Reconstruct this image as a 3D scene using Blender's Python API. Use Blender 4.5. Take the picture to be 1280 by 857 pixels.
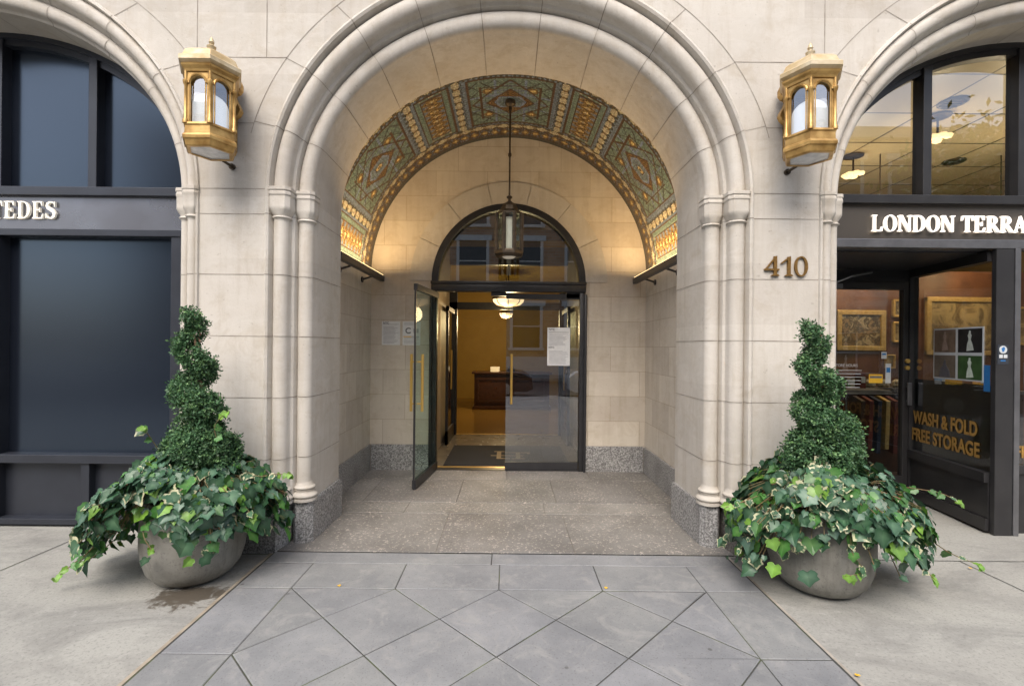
import bpy, bmesh, math, random
from math import sin, cos, pi, sqrt, radians, atan2
from mathutils import Vector, Matrix, Euler

for o in list(bpy.data.objects):
    bpy.data.objects.remove(o, do_unlink=True)
S = bpy.context.scene
C = S.collection
EYE = 1.5

# ------------------------------------------------------------ camera
cd = bpy.data.cameras.new("camera"); cam = bpy.data.objects.new("camera", cd); C.objects.link(cam)
cam.location = (0, 0, EYE)
cam.rotation_euler = (Matrix.Rotation(radians(90), 3, 'X') @ Matrix.Rotation(radians(0.55), 3, 'Z')).to_euler()
cd.sensor_width = 36; cd.lens = 16.875
cd.shift_x = 0.0039; cd.shift_y = 0.0043
cd.clip_start = 0.05; cd.clip_end = 600
S.camera = cam

# ------------------------------------------------------------ world, sun, exposure
SUN_EL, SUN_AZ = 52, 192          # azimuth clockwise from +Y
W = bpy.data.worlds.new("World"); S.world = W; W.use_nodes = True
nt = W.node_tree; nt.nodes.clear()
wo = nt.nodes.new('ShaderNodeOutputWorld'); bg = nt.nodes.new('ShaderNodeBackground'); sk = nt.nodes.new('ShaderNodeTexSky')
sk.sky_type = 'NISHITA'; sk.sun_disc = False; sk.sun_elevation = radians(SUN_EL); sk.sun_rotation = radians(SUN_AZ)
sk.air_density = 1.0; sk.dust_density = 4.0; sk.ozone_density = 1.0
hs = nt.nodes.new('ShaderNodeHueSaturation'); hs.inputs['Saturation'].default_value = 0.75
nt.links.new(sk.outputs[0], hs.inputs['Color']); nt.links.new(hs.outputs[0], bg.inputs[0])
bg.inputs[1].default_value = 0.15
nt.links.new(bg.outputs[0], wo.inputs[0])
sl = bpy.data.lights.new("sun", 'SUN'); sl.energy = .9; sl.angle = radians(45); sl.color = (1, 0.96, 0.9)
so = bpy.data.objects.new("sun", sl); C.objects.link(so)
sd = Vector((sin(radians(SUN_AZ)) * cos(radians(SUN_EL)), cos(radians(SUN_AZ)) * cos(radians(SUN_EL)), sin(radians(SUN_EL))))
so.rotation_euler = sd.to_track_quat('Z', 'Y').to_euler()
S.view_settings.view_transform = 'Standard'; S.view_settings.look = 'None'
S.view_settings.exposure = 1.13; S.view_settings.gamma = 1
S.cycles.use_denoising = True
S.cycles.max_bounces = 8; S.cycles.diffuse_bounces = 4; S.cycles.glossy_bounces = 4
S.cycles.transparent_max_bounces = 16; S.cycles.sample_clamp_indirect = 6
S.cycles.caustics_reflective = False; S.cycles.caustics_refractive = False

# ------------------------------------------------------------ materials
def newmat(name):
    m = bpy.data.materials.new(name); m.use_nodes = True
    n = m.node_tree.nodes; l = m.node_tree.links
    return m, n, l, n['Principled BSDF']

def node(n, t, **kw):
    x = n.new(t)
    for k, v in kw.items(): setattr(x, k, v)
    return x

def c4(c): return (c[0], c[1], c[2], 1)

def mixc(n, l, a, b, fac, blend='MIX'):
    m = n.new('ShaderNodeMix'); m.data_type = 'RGBA'; m.blend_type = blend
    for sock, v in ((m.inputs[6], a), (m.inputs[7], b)):
        if isinstance(v, tuple): sock.default_value = c4(v)
        else: l.new(v, sock)
    if isinstance(fac, (int, float)): m.inputs[0].default_value = fac
    else: l.new(fac, m.inputs[0])
    return m.outputs[2]

def ramp(n, l, src, stops):
    r = n.new('ShaderNodeValToRGB'); e = r.color_ramp.elements
    while len(e) < len(stops): e.new(0.5)
    for i, (p, c) in enumerate(stops):
        e[i].position = p; e[i].color = c4(c) if isinstance(c, tuple) else (c, c, c, 1)
    l.new(src, r.inputs[0]); return r.outputs[0]

def noise(n, l, vec, scale, detail=4, rough=.55, dist=0):
    t = n.new('ShaderNodeTexNoise'); t.inputs['Scale'].default_value = scale; t.inputs['Detail'].default_value = detail
    t.inputs['Roughness'].default_value = rough; t.inputs['Distortion'].default_value = dist
    l.new(vec, t.inputs['Vector']); return t.outputs['Fac']

def pos(n): return n.new('ShaderNodeNewGeometry').outputs['Position']

def scaled(n, l, vec, s):
    m = n.new('ShaderNodeMapping'); m.inputs['Scale'].default_value = s; l.new(vec, m.inputs['Vector']); return m.outputs[0]

def bump(n, l, b, h, strength=.3, dist=.004):
    x = n.new('ShaderNodeBump'); x.inputs['Strength'].default_value = strength; x.inputs['Distance'].default_value = dist
    l.new(h, x.inputs['Height']); l.new(x.outputs[0], b.inputs['Normal'])

def pmat(name, c1, c2=None, scale=6, rough=.6, metal=0, bs=40, bst=.15, bd=.003, rr=.08, lo=.35, hi=.65, spec=None, coat=0):
    m, n, l, b = newmat(name)
    p = pos(n)
    c2 = c2 or tuple(x * .8 for x in c1)
    f = noise(n, l, p, scale, 5)
    l.new(ramp(n, l, f, [(lo, c1), (hi, c2)]), b.inputs['Base Color'])
    f2 = noise(n, l, p, scale * 2.3, 4)
    mr = n.new('ShaderNodeMapRange'); mr.inputs['To Min'].default_value = max(0, rough - rr); mr.inputs['To Max'].default_value = min(1, rough + rr)
    l.new(f2, mr.inputs[0]); l.new(mr.outputs[0], b.inputs['Roughness'])
    b.inputs['Metallic'].default_value = metal
    if spec is not None: b.inputs['Specular IOR Level'].default_value = spec
    if coat: b.inputs['Coat Weight'].default_value = coat; b.inputs['Coat Roughness'].default_value = .1
    if bst: bump(n, l, b, noise(n, l, p, bs, 4), bst, bd)
    return m

def emis(name, col, st):
    m, n, l, b = newmat(name)
    b.inputs['Base Color'].default_value = c4(col); b.inputs['Emission Color'].default_value = c4(col); b.inputs['Emission Strength'].default_value = st
    return m

def limestone(name, base, dark, rowh=.45, z0=.334, mode=None, tint=.5):
    """mode None = facade stone; ('xz'|'yz', width) = coursed ashlar with mortar and per block colour"""
    m, n, l, b = newmat(name)
    p = pos(n)
    big = noise(n, l, p, 1.3, 5, .6)
    col = ramp(n, l, big, [(.32, base), (.68, dark)])
    st = noise(n, l, scaled(n, l, p, (9, 9, .8)), 1.2, 5, .65)
    col = mixc(n, l, col, (base[0] * .74, base[1] * .70, base[2] * .64), ramp(n, l, st, [(.48, 0.), (.72, .6)]))
    wv = noise(n, l, scaled(n, l, p, (2, 2, 4)), 2.5, 6, .7, 1.0)
    col = mixc(n, l, col, (base[0] * 1.08, base[1] * 1.1, base[2] * 1.14), ramp(n, l, wv, [(.48, 0.), (.7, .35)]))
    sm = noise(n, l, p, 4.5, 7, .72, .6)
    col = mixc(n, l, col, (base[0] * .72, base[1] * .66, base[2] * .57), ramp(n, l, sm, [(.52, 0.), (.70, .55)]))
    fine = noise(n, l, p, 90, 3)
    col = mixc(n, l, col, (base[0] * .6, base[1] * .58, base[2] * .55), ramp(n, l, fine, [(.6, 0.), (.78, .35)]))
    sep = n.new('ShaderNodeSeparateXYZ'); l.new(p, sep.inputs[0])
    cmb = n.new('ShaderNodeCombineXYZ')
    ad = n.new('ShaderNodeMath'); ad.operation = 'ADD'; ad.inputs[1].default_value = 30 * rowh - z0; l.new(sep.outputs[2], ad.inputs[0])
    if mode:
        l.new(sep.outputs[0 if mode[0] == 'xz' else 1], cmb.inputs[0])
    else:
        mu = n.new('ShaderNodeMath'); mu.operation = 'MULTIPLY'; mu.inputs[1].default_value = 1; l.new(sep.outputs[0], mu.inputs[0]); l.new(mu.outputs[0], cmb.inputs[0])
    l.new(ad.outputs[0], cmb.inputs[1])
    br = n.new('ShaderNodeTexBrick'); br.offset = .43; br.squash = 1
    br.inputs['Scale'].default_value = 1; br.inputs['Row Height'].default_value = rowh
    br.inputs['Brick Width'].default_value = mode[1] if mode else 1.37
    br.inputs['Mortar Size'].default_value = .0035 if mode else .0
    br.inputs['Mortar Smooth'].default_value = .2
    br.inputs['Bias'].default_value = -.1
    br.inputs['Color1'].default_value = (1, 1, 1, 1); br.inputs['Color2'].default_value = (.78, .76, .75, 1); br.inputs['Mortar'].default_value = (.62, .56, .48, 1)
    l.new(cmb.outputs[0], br.inputs['Vector'])
    col = mixc(n, l, col, br.outputs['Color'], tint, 'MULTIPLY')
    l.new(col, b.inputs['Base Color'])
    b.inputs['Roughness'].default_value = .78; b.inputs['Specular IOR Level'].default_value = .3
    pit = noise(n, l, p, 34, 2, .5); col2 = ramp(n, l, pit, [(.70, 0.), (.76, .4)])
    l.new(mixc(n, l, col, (base[0] * .45, base[1] * .42, base[2] * .38), col2), b.inputs['Base Color'])
    h = n.new('ShaderNodeMath'); h.operation = 'ADD'; l.new(noise(n, l, p, 26, 6, .7), h.inputs[0]); l.new(fine, h.inputs[1])
    bump(n, l, b, h.outputs[0], .28, .004)
    return m

def granite(name, a, bb, cc, sc=150, rough=.45):
    m, n, l, b = newmat(name); p = pos(n)
    f = noise(n, l, p, sc, 3, .8)
    col = ramp(n, l, f, [(.38, a), (.5, bb), (.62, cc)])
    g = noise(n, l, p, 3, 4)
    col = mixc(n, l, col, (a[0] * 1.1, a[1] * 1.1, a[2] * 1.1), ramp(n, l, g, [(.5, 0.), (.8, .6)]))
    l.new(col, b.inputs['Base Color']); b.inputs['Roughness'].default_value = rough
    bump(n, l, b, f, .3, .003)
    return m

def glassmat(name, tint=(.92, .95, .94), ior=1.5, boost=1.0, base_mirror=0.03):
    m, n, l, b = newmat(name); n.remove(b); out = n['Material Output']
    tr = n.new('ShaderNodeBsdfTransparent'); tr.inputs[0].default_value = c4(tint)
    gl = n.new('ShaderNodeBsdfGlossy'); gl.inputs['Roughness'].default_value = .01; gl.inputs[0].default_value = (.95, .97, 1, 1)
    fr = n.new('ShaderNodeFresnel'); fr.inputs[0].default_value = ior
    mu = n.new('ShaderNodeMath'); mu.operation = 'MULTIPLY_ADD'; mu.inputs[1].default_value = boost; mu.inputs[2].default_value = base_mirror; mu.use_clamp = True  # constant mirror share added on top of the fresnel reflection
    l.new(fr.outputs[0], mu.inputs[0])
    # only the face turned outward mirrors (the fresnel of a back face would turn into total reflection)
    ge = n.new('ShaderNodeNewGeometry'); iv = n.new('ShaderNodeMath'); iv.operation = 'SUBTRACT'; iv.inputs[0].default_value = 1; l.new(ge.outputs['Backfacing'], iv.inputs[1])
    mm = n.new('ShaderNodeMath'); mm.operation = 'MULTIPLY'; l.new(mu.outputs[0], mm.inputs[0]); l.new(iv.outputs[0], mm.inputs[1])
    mx = n.new('ShaderNodeMixShader'); l.new(mm.outputs[0], mx.inputs[0]); l.new(tr.outputs[0], mx.inputs[1]); l.new(gl.outputs[0], mx.inputs[2])
    l.new(mx.outputs[0], out.inputs[0])
    return m

def attrmat(name, rough=.5, spec=.5, trans=0, bumpsc=None, sub=0):
    m, n, l, b = newmat(name)
    a = n.new('ShaderNodeAttribute'); a.attribute_name = 'Col'
    col = a.outputs['Color']
    if bumpsc:
        f = noise(n, l, pos(n), bumpsc, 3)
        col = mixc(n, l, col, (.5, .5, .5), ramp(n, l, f, [(.3, 0.), (.8, .25)]), 'MULTIPLY')
        bump(n, l, b, f, .2, .002)
    l.new(col, b.inputs['Base Color']); b.inputs['Roughness'].default_value = rough; b.inputs['Specular IOR Level'].default_value = spec
    if trans:
        tl = n.new('ShaderNodeBsdfTranslucent'); l.new(col, tl.inputs[0])
        mx = n.new('ShaderNodeMixShader'); mx.inputs[0].default_value = trans
        l.new(b.outputs[0], mx.inputs[1]); l.new(tl.outputs[0], mx.inputs[2]); l.new(mx.outputs[0], n['Material Output'].inputs[0])
    return m

M = {}
M['stone'] = limestone('limestone', (.60, .56, .50), (.49, .455, .40), tint=.55)
M['stone_back'] = limestone('limestone back wall', (.66, .60, .50), (.57, .50, .42), rowh=.30, z0=.32, mode=('xz', .62), tint=.8)
M['stone_side'] = limestone('limestone side wall', (.66, .61, .53), (.57, .52, .45), rowh=.30, z0=.32, mode=('yz', .55), tint=.8)
M['joint'] = pmat('mortar', (.23, .20, .165), (.38, .34, .29), 6, .9, lo=.4, hi=.62)
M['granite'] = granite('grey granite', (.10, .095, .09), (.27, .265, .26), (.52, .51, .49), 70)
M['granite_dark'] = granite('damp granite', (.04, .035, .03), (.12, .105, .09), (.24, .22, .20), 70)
M['black_metal'] = pmat('black painted metal', (.022, .022, .024), (.03, .03, .033), 12, .38, 0, bst=.03)
M['grey_metal'] = pmat('slate grey painted metal', (.032, .036, .047), (.026, .029, .038), 5, .35, .2, bst=.03)
M['shop_metal'] = pmat('dark shop aluminium', (.032, .031, .033), (.042, .041, .042), 5, .35, .3, bst=.03)
M['shop_alu'] = pmat('grey aluminium trim', (.22, .22, .23), (.17, .17, .18), 8, .35, .7, bst=.03)
M['panel'] = pmat('blackout panel', (.007, .009, .014), (.010, .012, .018), .7, .2, 0, bst=.0, rr=.02, spec=.8)
M['panel'].node_tree.nodes['Principled BSDF'].inputs['Specular Tint'].default_value = (.55, .75, 1, 1); M['panel'].node_tree.nodes['Principled BSDF'].inputs['IOR'].default_value = 1.55
M['sign_left'] = pmat('brushed sign metal', (.25, .265, .30), (.16, .16, .175), .9, .28, .75, bst=.02)
M['sign_right'] = pmat('bronze sign metal', (.075, .066, .058), (.095, .082, .068), 1.2, .4, .35, bst=.02)
M['letter'] = emis('cream letter face', (.85, .80, .70), .1)
M['letter_lit'] = emis('lit letter face', (1, .93, .84), .3)
M['gold'] = pmat('gilded metal', (.58, .37, .13), (.32, .18, .05), 12, .38, .55, bst=.15, bs=120)
M['gold_pale'] = pmat('weathered gilt roof', (.64, .54, .37), (.46, .33, .16), 9, .45, .4, bst=.2, bs=60)
M['brass'] = pmat('brass', (.66, .43, .12), (.60, .38, .10), 3, .3, .55, bst=0)
M['digit'] = pmat('aged brass digit', (.30, .17, .05), (.20, .11, .03), 60, .42, .6, bst=.1)
M['bronze'] = pmat('dark bronze', (.055, .042, .03), (.10, .075, .05), 25, .42, .6, bst=.2, bs=90)
M['lamp_glass'] = pmat('seeded lamp glass', (.68, .70, .74), (.46, .49, .53), 16, .18, 0, bst=.5, bs=130, bd=.004, coat=.6)
M['seeded'] = glassmat('seeded clear glass', (.88, .89, .90), 1.5, 1.2, .22)
M['opal'] = emis('opal lantern tube', (.88, .87, .84), .34)
M['tube_glass'] = emis('opal glass tube', (.66, .60, .50), .12)
M['bulb'] = emis('warm lamp', (1, .72, .36), 7)
M['bulb_soft'] = emis('warm bowl', (1, .66, .34), 1.0)
M['strip'] = emis('warm light strip', (1, .70, .34), 1.6)
M['glass'] = glassmat('clear glass')
M['glass_dark'] = glassmat('tinted glass', (.80, .83, .82), 1.5, 2.2, .05)
M['glass_door'] = glassmat('mirroring door glass', (.74, .78, .77), 1.5, 3.0, .10)
M['glass_green'] = glassmat('green edge glass', (.82, .89, .85), 1.3, .18, .01)
M['paper'] = pmat('white paper', (.72, .72, .71), (.66, .66, .66), 30, .6, bst=.0)
M['ink'] = pmat('grey print', (.16, .16, .17), (.12, .12, .12), 30, .6, bst=0)
M['ink_light'] = pmat('pale print', (.40, .40, .42), (.36, .36, .37), 30, .6, bst=0)
M['ink_gold'] = pmat('gold vinyl', (.38, .22, .05), (.26, .14, .03), 40, .5, bst=0)
M['ink_yellow'] = pmat('yellow print', (.75, .45, .03), (.7, .4, .03), 40, .6, bst=0)
M['ink_blue'] = pmat('blue tape', (.02, .16, .42), (.02, .14, .38), 40, .5, bst=0)
M['ink_white'] = pmat('white vinyl', (.55, .57, .58), (.48, .5, .5), 40, .5, bst=0)
M['concrete_pot'] = pmat('cast concrete', (.30, .292, .262), (.15, .143, .125), 3.2, .68, bst=.4, bs=40, lo=.38, hi=.68)
def pot_streaks():
    m = M['concrete_pot']; n = m.node_tree.nodes; l = m.node_tree.links; b = n['Principled BSDF']
    src = b.inputs['Base Color'].links[0].from_socket; p = pos(n)
    f = noise(n, l, scaled(n, l, p, (9, 9, 1.2)), 1.5, 5, .7); col = mixc(n, l, src, (.12, .112, .095), ramp(n, l, f, [(.50, 0.), (.68, .6)]))
    g = noise(n, l, p, 55, 3, .75); col = mixc(n, l, col, (.10, .095, .085), ramp(n, l, g, [(.56, 0.), (.68, .6)]))
    l.new(col, b.inputs['Base Color'])
pot_streaks()
M['soil'] = pmat('soil', (.03, .02, .014), (.06, .042, .03), 40, .95, bst=.8, bs=60, bd=.01)
M['bark'] = pmat('trunk bark', (.22, .14, .08), (.13, .085, .05), 40, .85, bst=.6, bs=90)
M['stem'] = pmat('ivy stem', (.17, .10, .045), (.13, .12, .05), 30, .7, bst=0)
M['leaf'] = attrmat('ivy leaf', .38, .5, .14)
M['boxleaf'] = attrmat('boxwood leaf', .5, .4, .14)
M['mosaic'] = attrmat('glass mosaic', .38, .45)
M['wood_dark'] = pmat('dark mahogany', (.035, .014, .008), (.06, .024, .012), 14, .3, bst=.05)
M['lobby_wall'] = pmat('ochre lobby wall', (.40, .265, .055), (.35, .225, .045), 2, .6, bst=.05)
M['shop_plaster'] = pmat('ochre shop wall', (.52, .38, .18), (.46, .33, .15), 2, .6, bst=.05)
M['vest_wall'] = pmat('vestibule stone', (.50, .42, .32), (.42, .35, .26), 3, .5)
M['lobby_floor'] = pmat('amber terrazzo', (.24, .14, .035), (.19, .11, .028), 30, .18, bst=0)
M['vest_floor'] = pmat('vestibule tile', (.22, .19, .14), (.17, .145, .11), 4, .25, bst=0)
M['mat_black'] = pmat('black carpet', (.012, .012, .014), (.02, .02, .022), 90, .95, bst=.5, bs=300)
M['mat_gold'] = pmat('tan carpet pile', (.30, .23, .13), (.24, .18, .1), 60, .9, bst=.2)
M['shop_wall'] = pmat('brown panelling', (.15, .062, .03), (.09, .036, .018), 5, .5)
M['shop_floor'] = pmat('shop floor', (.12, .075, .05), (.08, .05, .035), 5, .4)
M['frame_gold'] = pmat('gilt frame', (.60, .42, .16), (.45, .29, .09), 30, .4, .4, bst=.4, bs=150)
M['cloth_dark'] = pmat('navy cloth', (.015, .02, .04), (.025, .03, .055), 8, .85, bst=.4, bs=20, bd=.02)
M['counter'] = pmat('counter stone', (.20, .19, .18), (.13, .12, .11), 12, .3, bst=0)
M['wine'] = pmat('wine curtain', (.16, .03, .02), (.09, .018, .012), 5, .8, bst=.3)

def mosaic_like(name, cols, scale, rough=.6):
    m, n, l, b = newmat(name); p = pos(n)
    f = noise(n, l, p, scale, 6, .65, .8)
    k = len(cols)
    l.new(ramp(n, l, f, [(.3 + .4 * i / (k - 1), c) for i, c in enumerate(cols)]), b.inputs['Base Color']); b.inputs['Roughness'].default_value = rough
    return m
M['canvas_a'] = mosaic_like('oil painting of figures', [(.10, .06, .03), (.30, .20, .10), (.04, .03, .02), (.45, .36, .22), (.12, .07, .03)], 9, .35)
M['canvas_b'] = mosaic_like('oil landscape', [(.28, .20, .08), (.12, .08, .035), (.40, .30, .14), (.07, .05, .025)], 3.5, .35)
M['goods'] = mosaic_like('shelf goods', [(.3, .12, .05), (.5, .42, .3), (.1, .12, .1), (.45, .2, .06)], 22, .5)

def ceiling_tile():
    m, n, l, b = newmat('beige ceiling tiles'); p = pos(n)
    br = n.new('ShaderNodeTexBrick'); br.offset = 0
    br.inputs['Scale'].default_value = 1; br.inputs['Row Height'].default_value = .75; br.inputs['Brick Width'].default_value = .75
    br.inputs['Mortar Size'].default_value = .012
    br.inputs['Color1'].default_value = (.62, .52, .34, 1); br.inputs['Color2'].default_value = (.56, .46, .30, 1); br.inputs['Mortar'].default_value = (.03, .025, .02, 1)
    l.new(p, br.inputs['Vector']); l.new(br.outputs['Color'], b.inputs['Base Color']); b.inputs['Roughness'].default_value = .35
    return m
M['ceiling_tile'] = ceiling_tile()

def sidewalk_mat():
    m, n, l, b = newmat('sidewalk concrete'); p = pos(n)
    f = noise(n, l, p, .9, 6, .6)
    col = ramp(n, l, f, [(.3, (.35, .345, .31)), (.7, (.27, .262, .238))])
    st = noise(n, l, scaled(n, l, p, (1.0, 1.8, 1)), 1.3, 8, .72, .8)
    col = mixc(n, l, col, (.175, .17, .158), ramp(n, l, st, [(.46, 0.), (.66, .75)]))
    sp = noise(n, l, p, 60, 4, .8)
    col = mixc(n, l, col, (.13, .125, .115), ramp(n, l, sp, [(.52, 0.), (.66, .6)]))
    sp2 = noise(n, l, p, 14, 6, .8); col = mixc(n, l, col, (.40, .39, .36), ramp(n, l, sp2, [(.55, 0.), (.70, .55)]))
    v = n.new('ShaderNodeTexVoronoi'); v.inputs['Scale'].default_value = 2.1; l.new(p, v.inputs['Vector'])
    col = mixc(n, l, col, (.11, .105, .10), ramp(n, l, v.outputs['Distance'], [(.02, .7), (.034, 0.)]))
    # damp patch beside the planter
    mp = n.new('ShaderNodeMapping'); mp.inputs['Location'].default_value = (1.90 * 3.0, -2.86 * 5.0, 0); mp.inputs['Scale'].default_value = (3.0, 5.0, 1)
    l.new(p, mp.inputs['Vector'])
    ln = n.new('ShaderNodeVectorMath'); ln.operation = 'LENGTH'; l.new(mp.outputs[0], ln.inputs[0])
    nn = noise(n, l, p, 7, 8, .78, .5)
    sm = n.new('ShaderNodeMath'); sm.operation = 'MULTIPLY_ADD'; sm.inputs[1].default_value = 3.0; l.new(nn, sm.inputs[0]); l.new(ln.outputs['Value'], sm.inputs[2])
    wet = ramp(n, l, sm.outputs[0], [(.0, 1.), (1., 0.)])
    mr = n.new('ShaderNodeMapRange'); mr.inputs['From Min'].default_value = 2.02; mr.inputs['From Max'].default_value = 2.2; mr.inputs['To Min'].default_value = 1; mr.inputs['To Max'].default_value = 0
    l.new(sm.outputs[0], mr.inputs[0])
    dm = n.new('ShaderNodeMath'); dm.operation = 'MULTIPLY'; dm.inputs[1].default_value = .92; l.new(mr.outputs[0], dm.inputs[0])
    col = mixc(n, l, col, (.085, .07, .052), dm.outputs[0])
    l.new(col, b.inputs['Base Color'])
    rr = n.new('ShaderNodeMapRange'); rr.inputs['To Min'].default_value = .8; rr.inputs['To Max'].default_value = .3; l.new(mr.outputs[0], rr.inputs[0]); l.new(rr.outputs[0], b.inputs['Roughness'])
    bump(n, l, b, sp, .25, .002)
    return m
M['sidewalk'] = sidewalk_mat()

def slate():
    m, n, l, b = newmat('bluestone paving'); p = pos(n)
    a = n.new('ShaderNodeAttribute'); a.attribute_name = 'Col'
    f = noise(n, l, p, 2.2, 6, .65)
    col = mixc(n, l, a.outputs['Color'], (.125, .13, .14), ramp(n, l, f, [(.35, 0.), (.7, .75)]))
    s = noise(n, l, p, 55, 4, .7)
    col = mixc(n, l, col, (.34, .335, .32), ramp(n, l, s, [(.58, 0.), (.74, .55)]))
    g2 = noise(n, l, p, 110, 2, .6); col = mixc(n, l, col, (.09, .09, .085), ramp(n, l, g2, [(.58, 0.), (.70, .6)]))
    v = n.new('ShaderNodeTexVoronoi'); v.inputs['Scale'].default_value = 2.6; v.inputs['Randomness'].default_value = 1; l.new(p, v.inputs['Vector'])
    col = mixc(n, l, col, (.08, .078, .074), ramp(n, l, v.outputs['Distance'], [(.022, .8), (.034, 0.)]))
    sc = noise(n, l, scaled(n, l, p, (1, 1, 1)), 5, 8, .75, 1.2); col = mixc(n, l, col, (.29, .285, .27), ramp(n, l, sc, [(.52, 0.), (.66, .6)]))
    l.new(col, b.inputs['Base Color']); b.inputs['Roughness'].default_value = .72
    bump(n, l, b, s, .25, .002)
    return m
M['slate'] = slate()
M['gap'] = pmat('mossy joint', (.05, .05, .045), (.09, .11, .035), 3, .95, lo=.5, hi=.66)

def passage_stone():
    m, n, l, b = newmat('worn speckled flagstone'); p = pos(n)
    a = n.new('ShaderNodeAttribute'); a.attribute_name = 'Col'
    f = noise(n, l, p, 1.6, 6, .65)
    col = mixc(n, l, a.outputs['Color'], (.085, .078, .07), ramp(n, l, f, [(.35, 0.), (.7, .7)]))
    v = n.new('ShaderNodeTexVoronoi'); v.inputs['Scale'].default_value = 38; l.new(p, v.inputs['Vector'])
    v2 = noise(n, l, p, 48, 3, .75)
    sp = n.new('ShaderNodeMath'); sp.operation = 'MULTIPLY_ADD'; sp.inputs[1].default_value = .16; l.new(noise(n, l, p, 3, 4), sp.inputs[0]); l.new(v2, sp.inputs[2])
    col = mixc(n, l, col, (.52, .46, .40), ramp(n, l, sp.outputs[0], [(.65, 0.), (.73, .75)]))
    dk = noise(n, l, p, 45, 3, .7)
    col = mixc(n, l, col, (.07, .062, .055), ramp(n, l, dk, [(.58, 0.), (.72, .6)]))
    l.new(col, b.inputs['Base Color']); b.inputs['Roughness'].default_value = .62
    bump(n, l, b, v2, .5, .004)
    return m
M['flag'] = passage_stone()
def brickmat():
    m, n, l, b = newmat('brown brick'); p = pos(n)
    sep = n.new('ShaderNodeSeparateXYZ'); l.new(p, sep.inputs[0]); cmb = n.new('ShaderNodeCombineXYZ'); l.new(sep.outputs[0], cmb.inputs[0]); l.new(sep.outputs[2], cmb.inputs[1])
    br = n.new('ShaderNodeTexBrick'); br.inputs['Scale'].default_value = 1; br.inputs['Row Height'].default_value = .16; br.inputs['Brick Width'].default_value = .4; br.inputs['Mortar Size'].default_value = .012
    br.inputs['Color1'].default_value = (.50, .30, .17, 1); br.inputs['Color2'].default_value = (.40, .22, .12, 1); br.inputs['Mortar'].default_value = (.42, .34, .26, 1)
    l.new(cmb.outputs[0], br.inputs['Vector']); l.new(br.outputs['Color'], b.inputs['Base Color']); b.inputs['Roughness'].default_value = .9
    return m
M['brick'] = brickmat()
M['trim_white'] = pmat('pale limestone trim', (.62, .60, .55), (.55, .53, .5), 5, .8)
M['asphalt'] = pmat('asphalt', (.05, .05, .052), (.065, .064, .063), 60, .85, bst=.5, bs=200)
M['kerb'] = pmat('kerb granite', (.3, .3, .3), (.22, .22, .22), 40, .8)
M['car_dark'] = pmat('black car paint', (.02, .022, .026), (.02, .022, .026), 3, .15, .2, bst=0, coat=1)
M['car_white'] = pmat('white car paint', (.75, .76, .77), (.75, .76, .77), 3, .15, 0, bst=0, coat=1)
M['car_glass'] = pmat('car window', (.01, .012, .014), (.01, .012, .014), 3, .05, bst=0)
M['tyre'] = pmat('tyre', (.02, .02, .02), (.03, .03, .03), 30, .9)
M['chrome'] = pmat('alloy', (.6, .6, .6), (.5, .5, .5), 30, .3, .9, bst=0)

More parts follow.
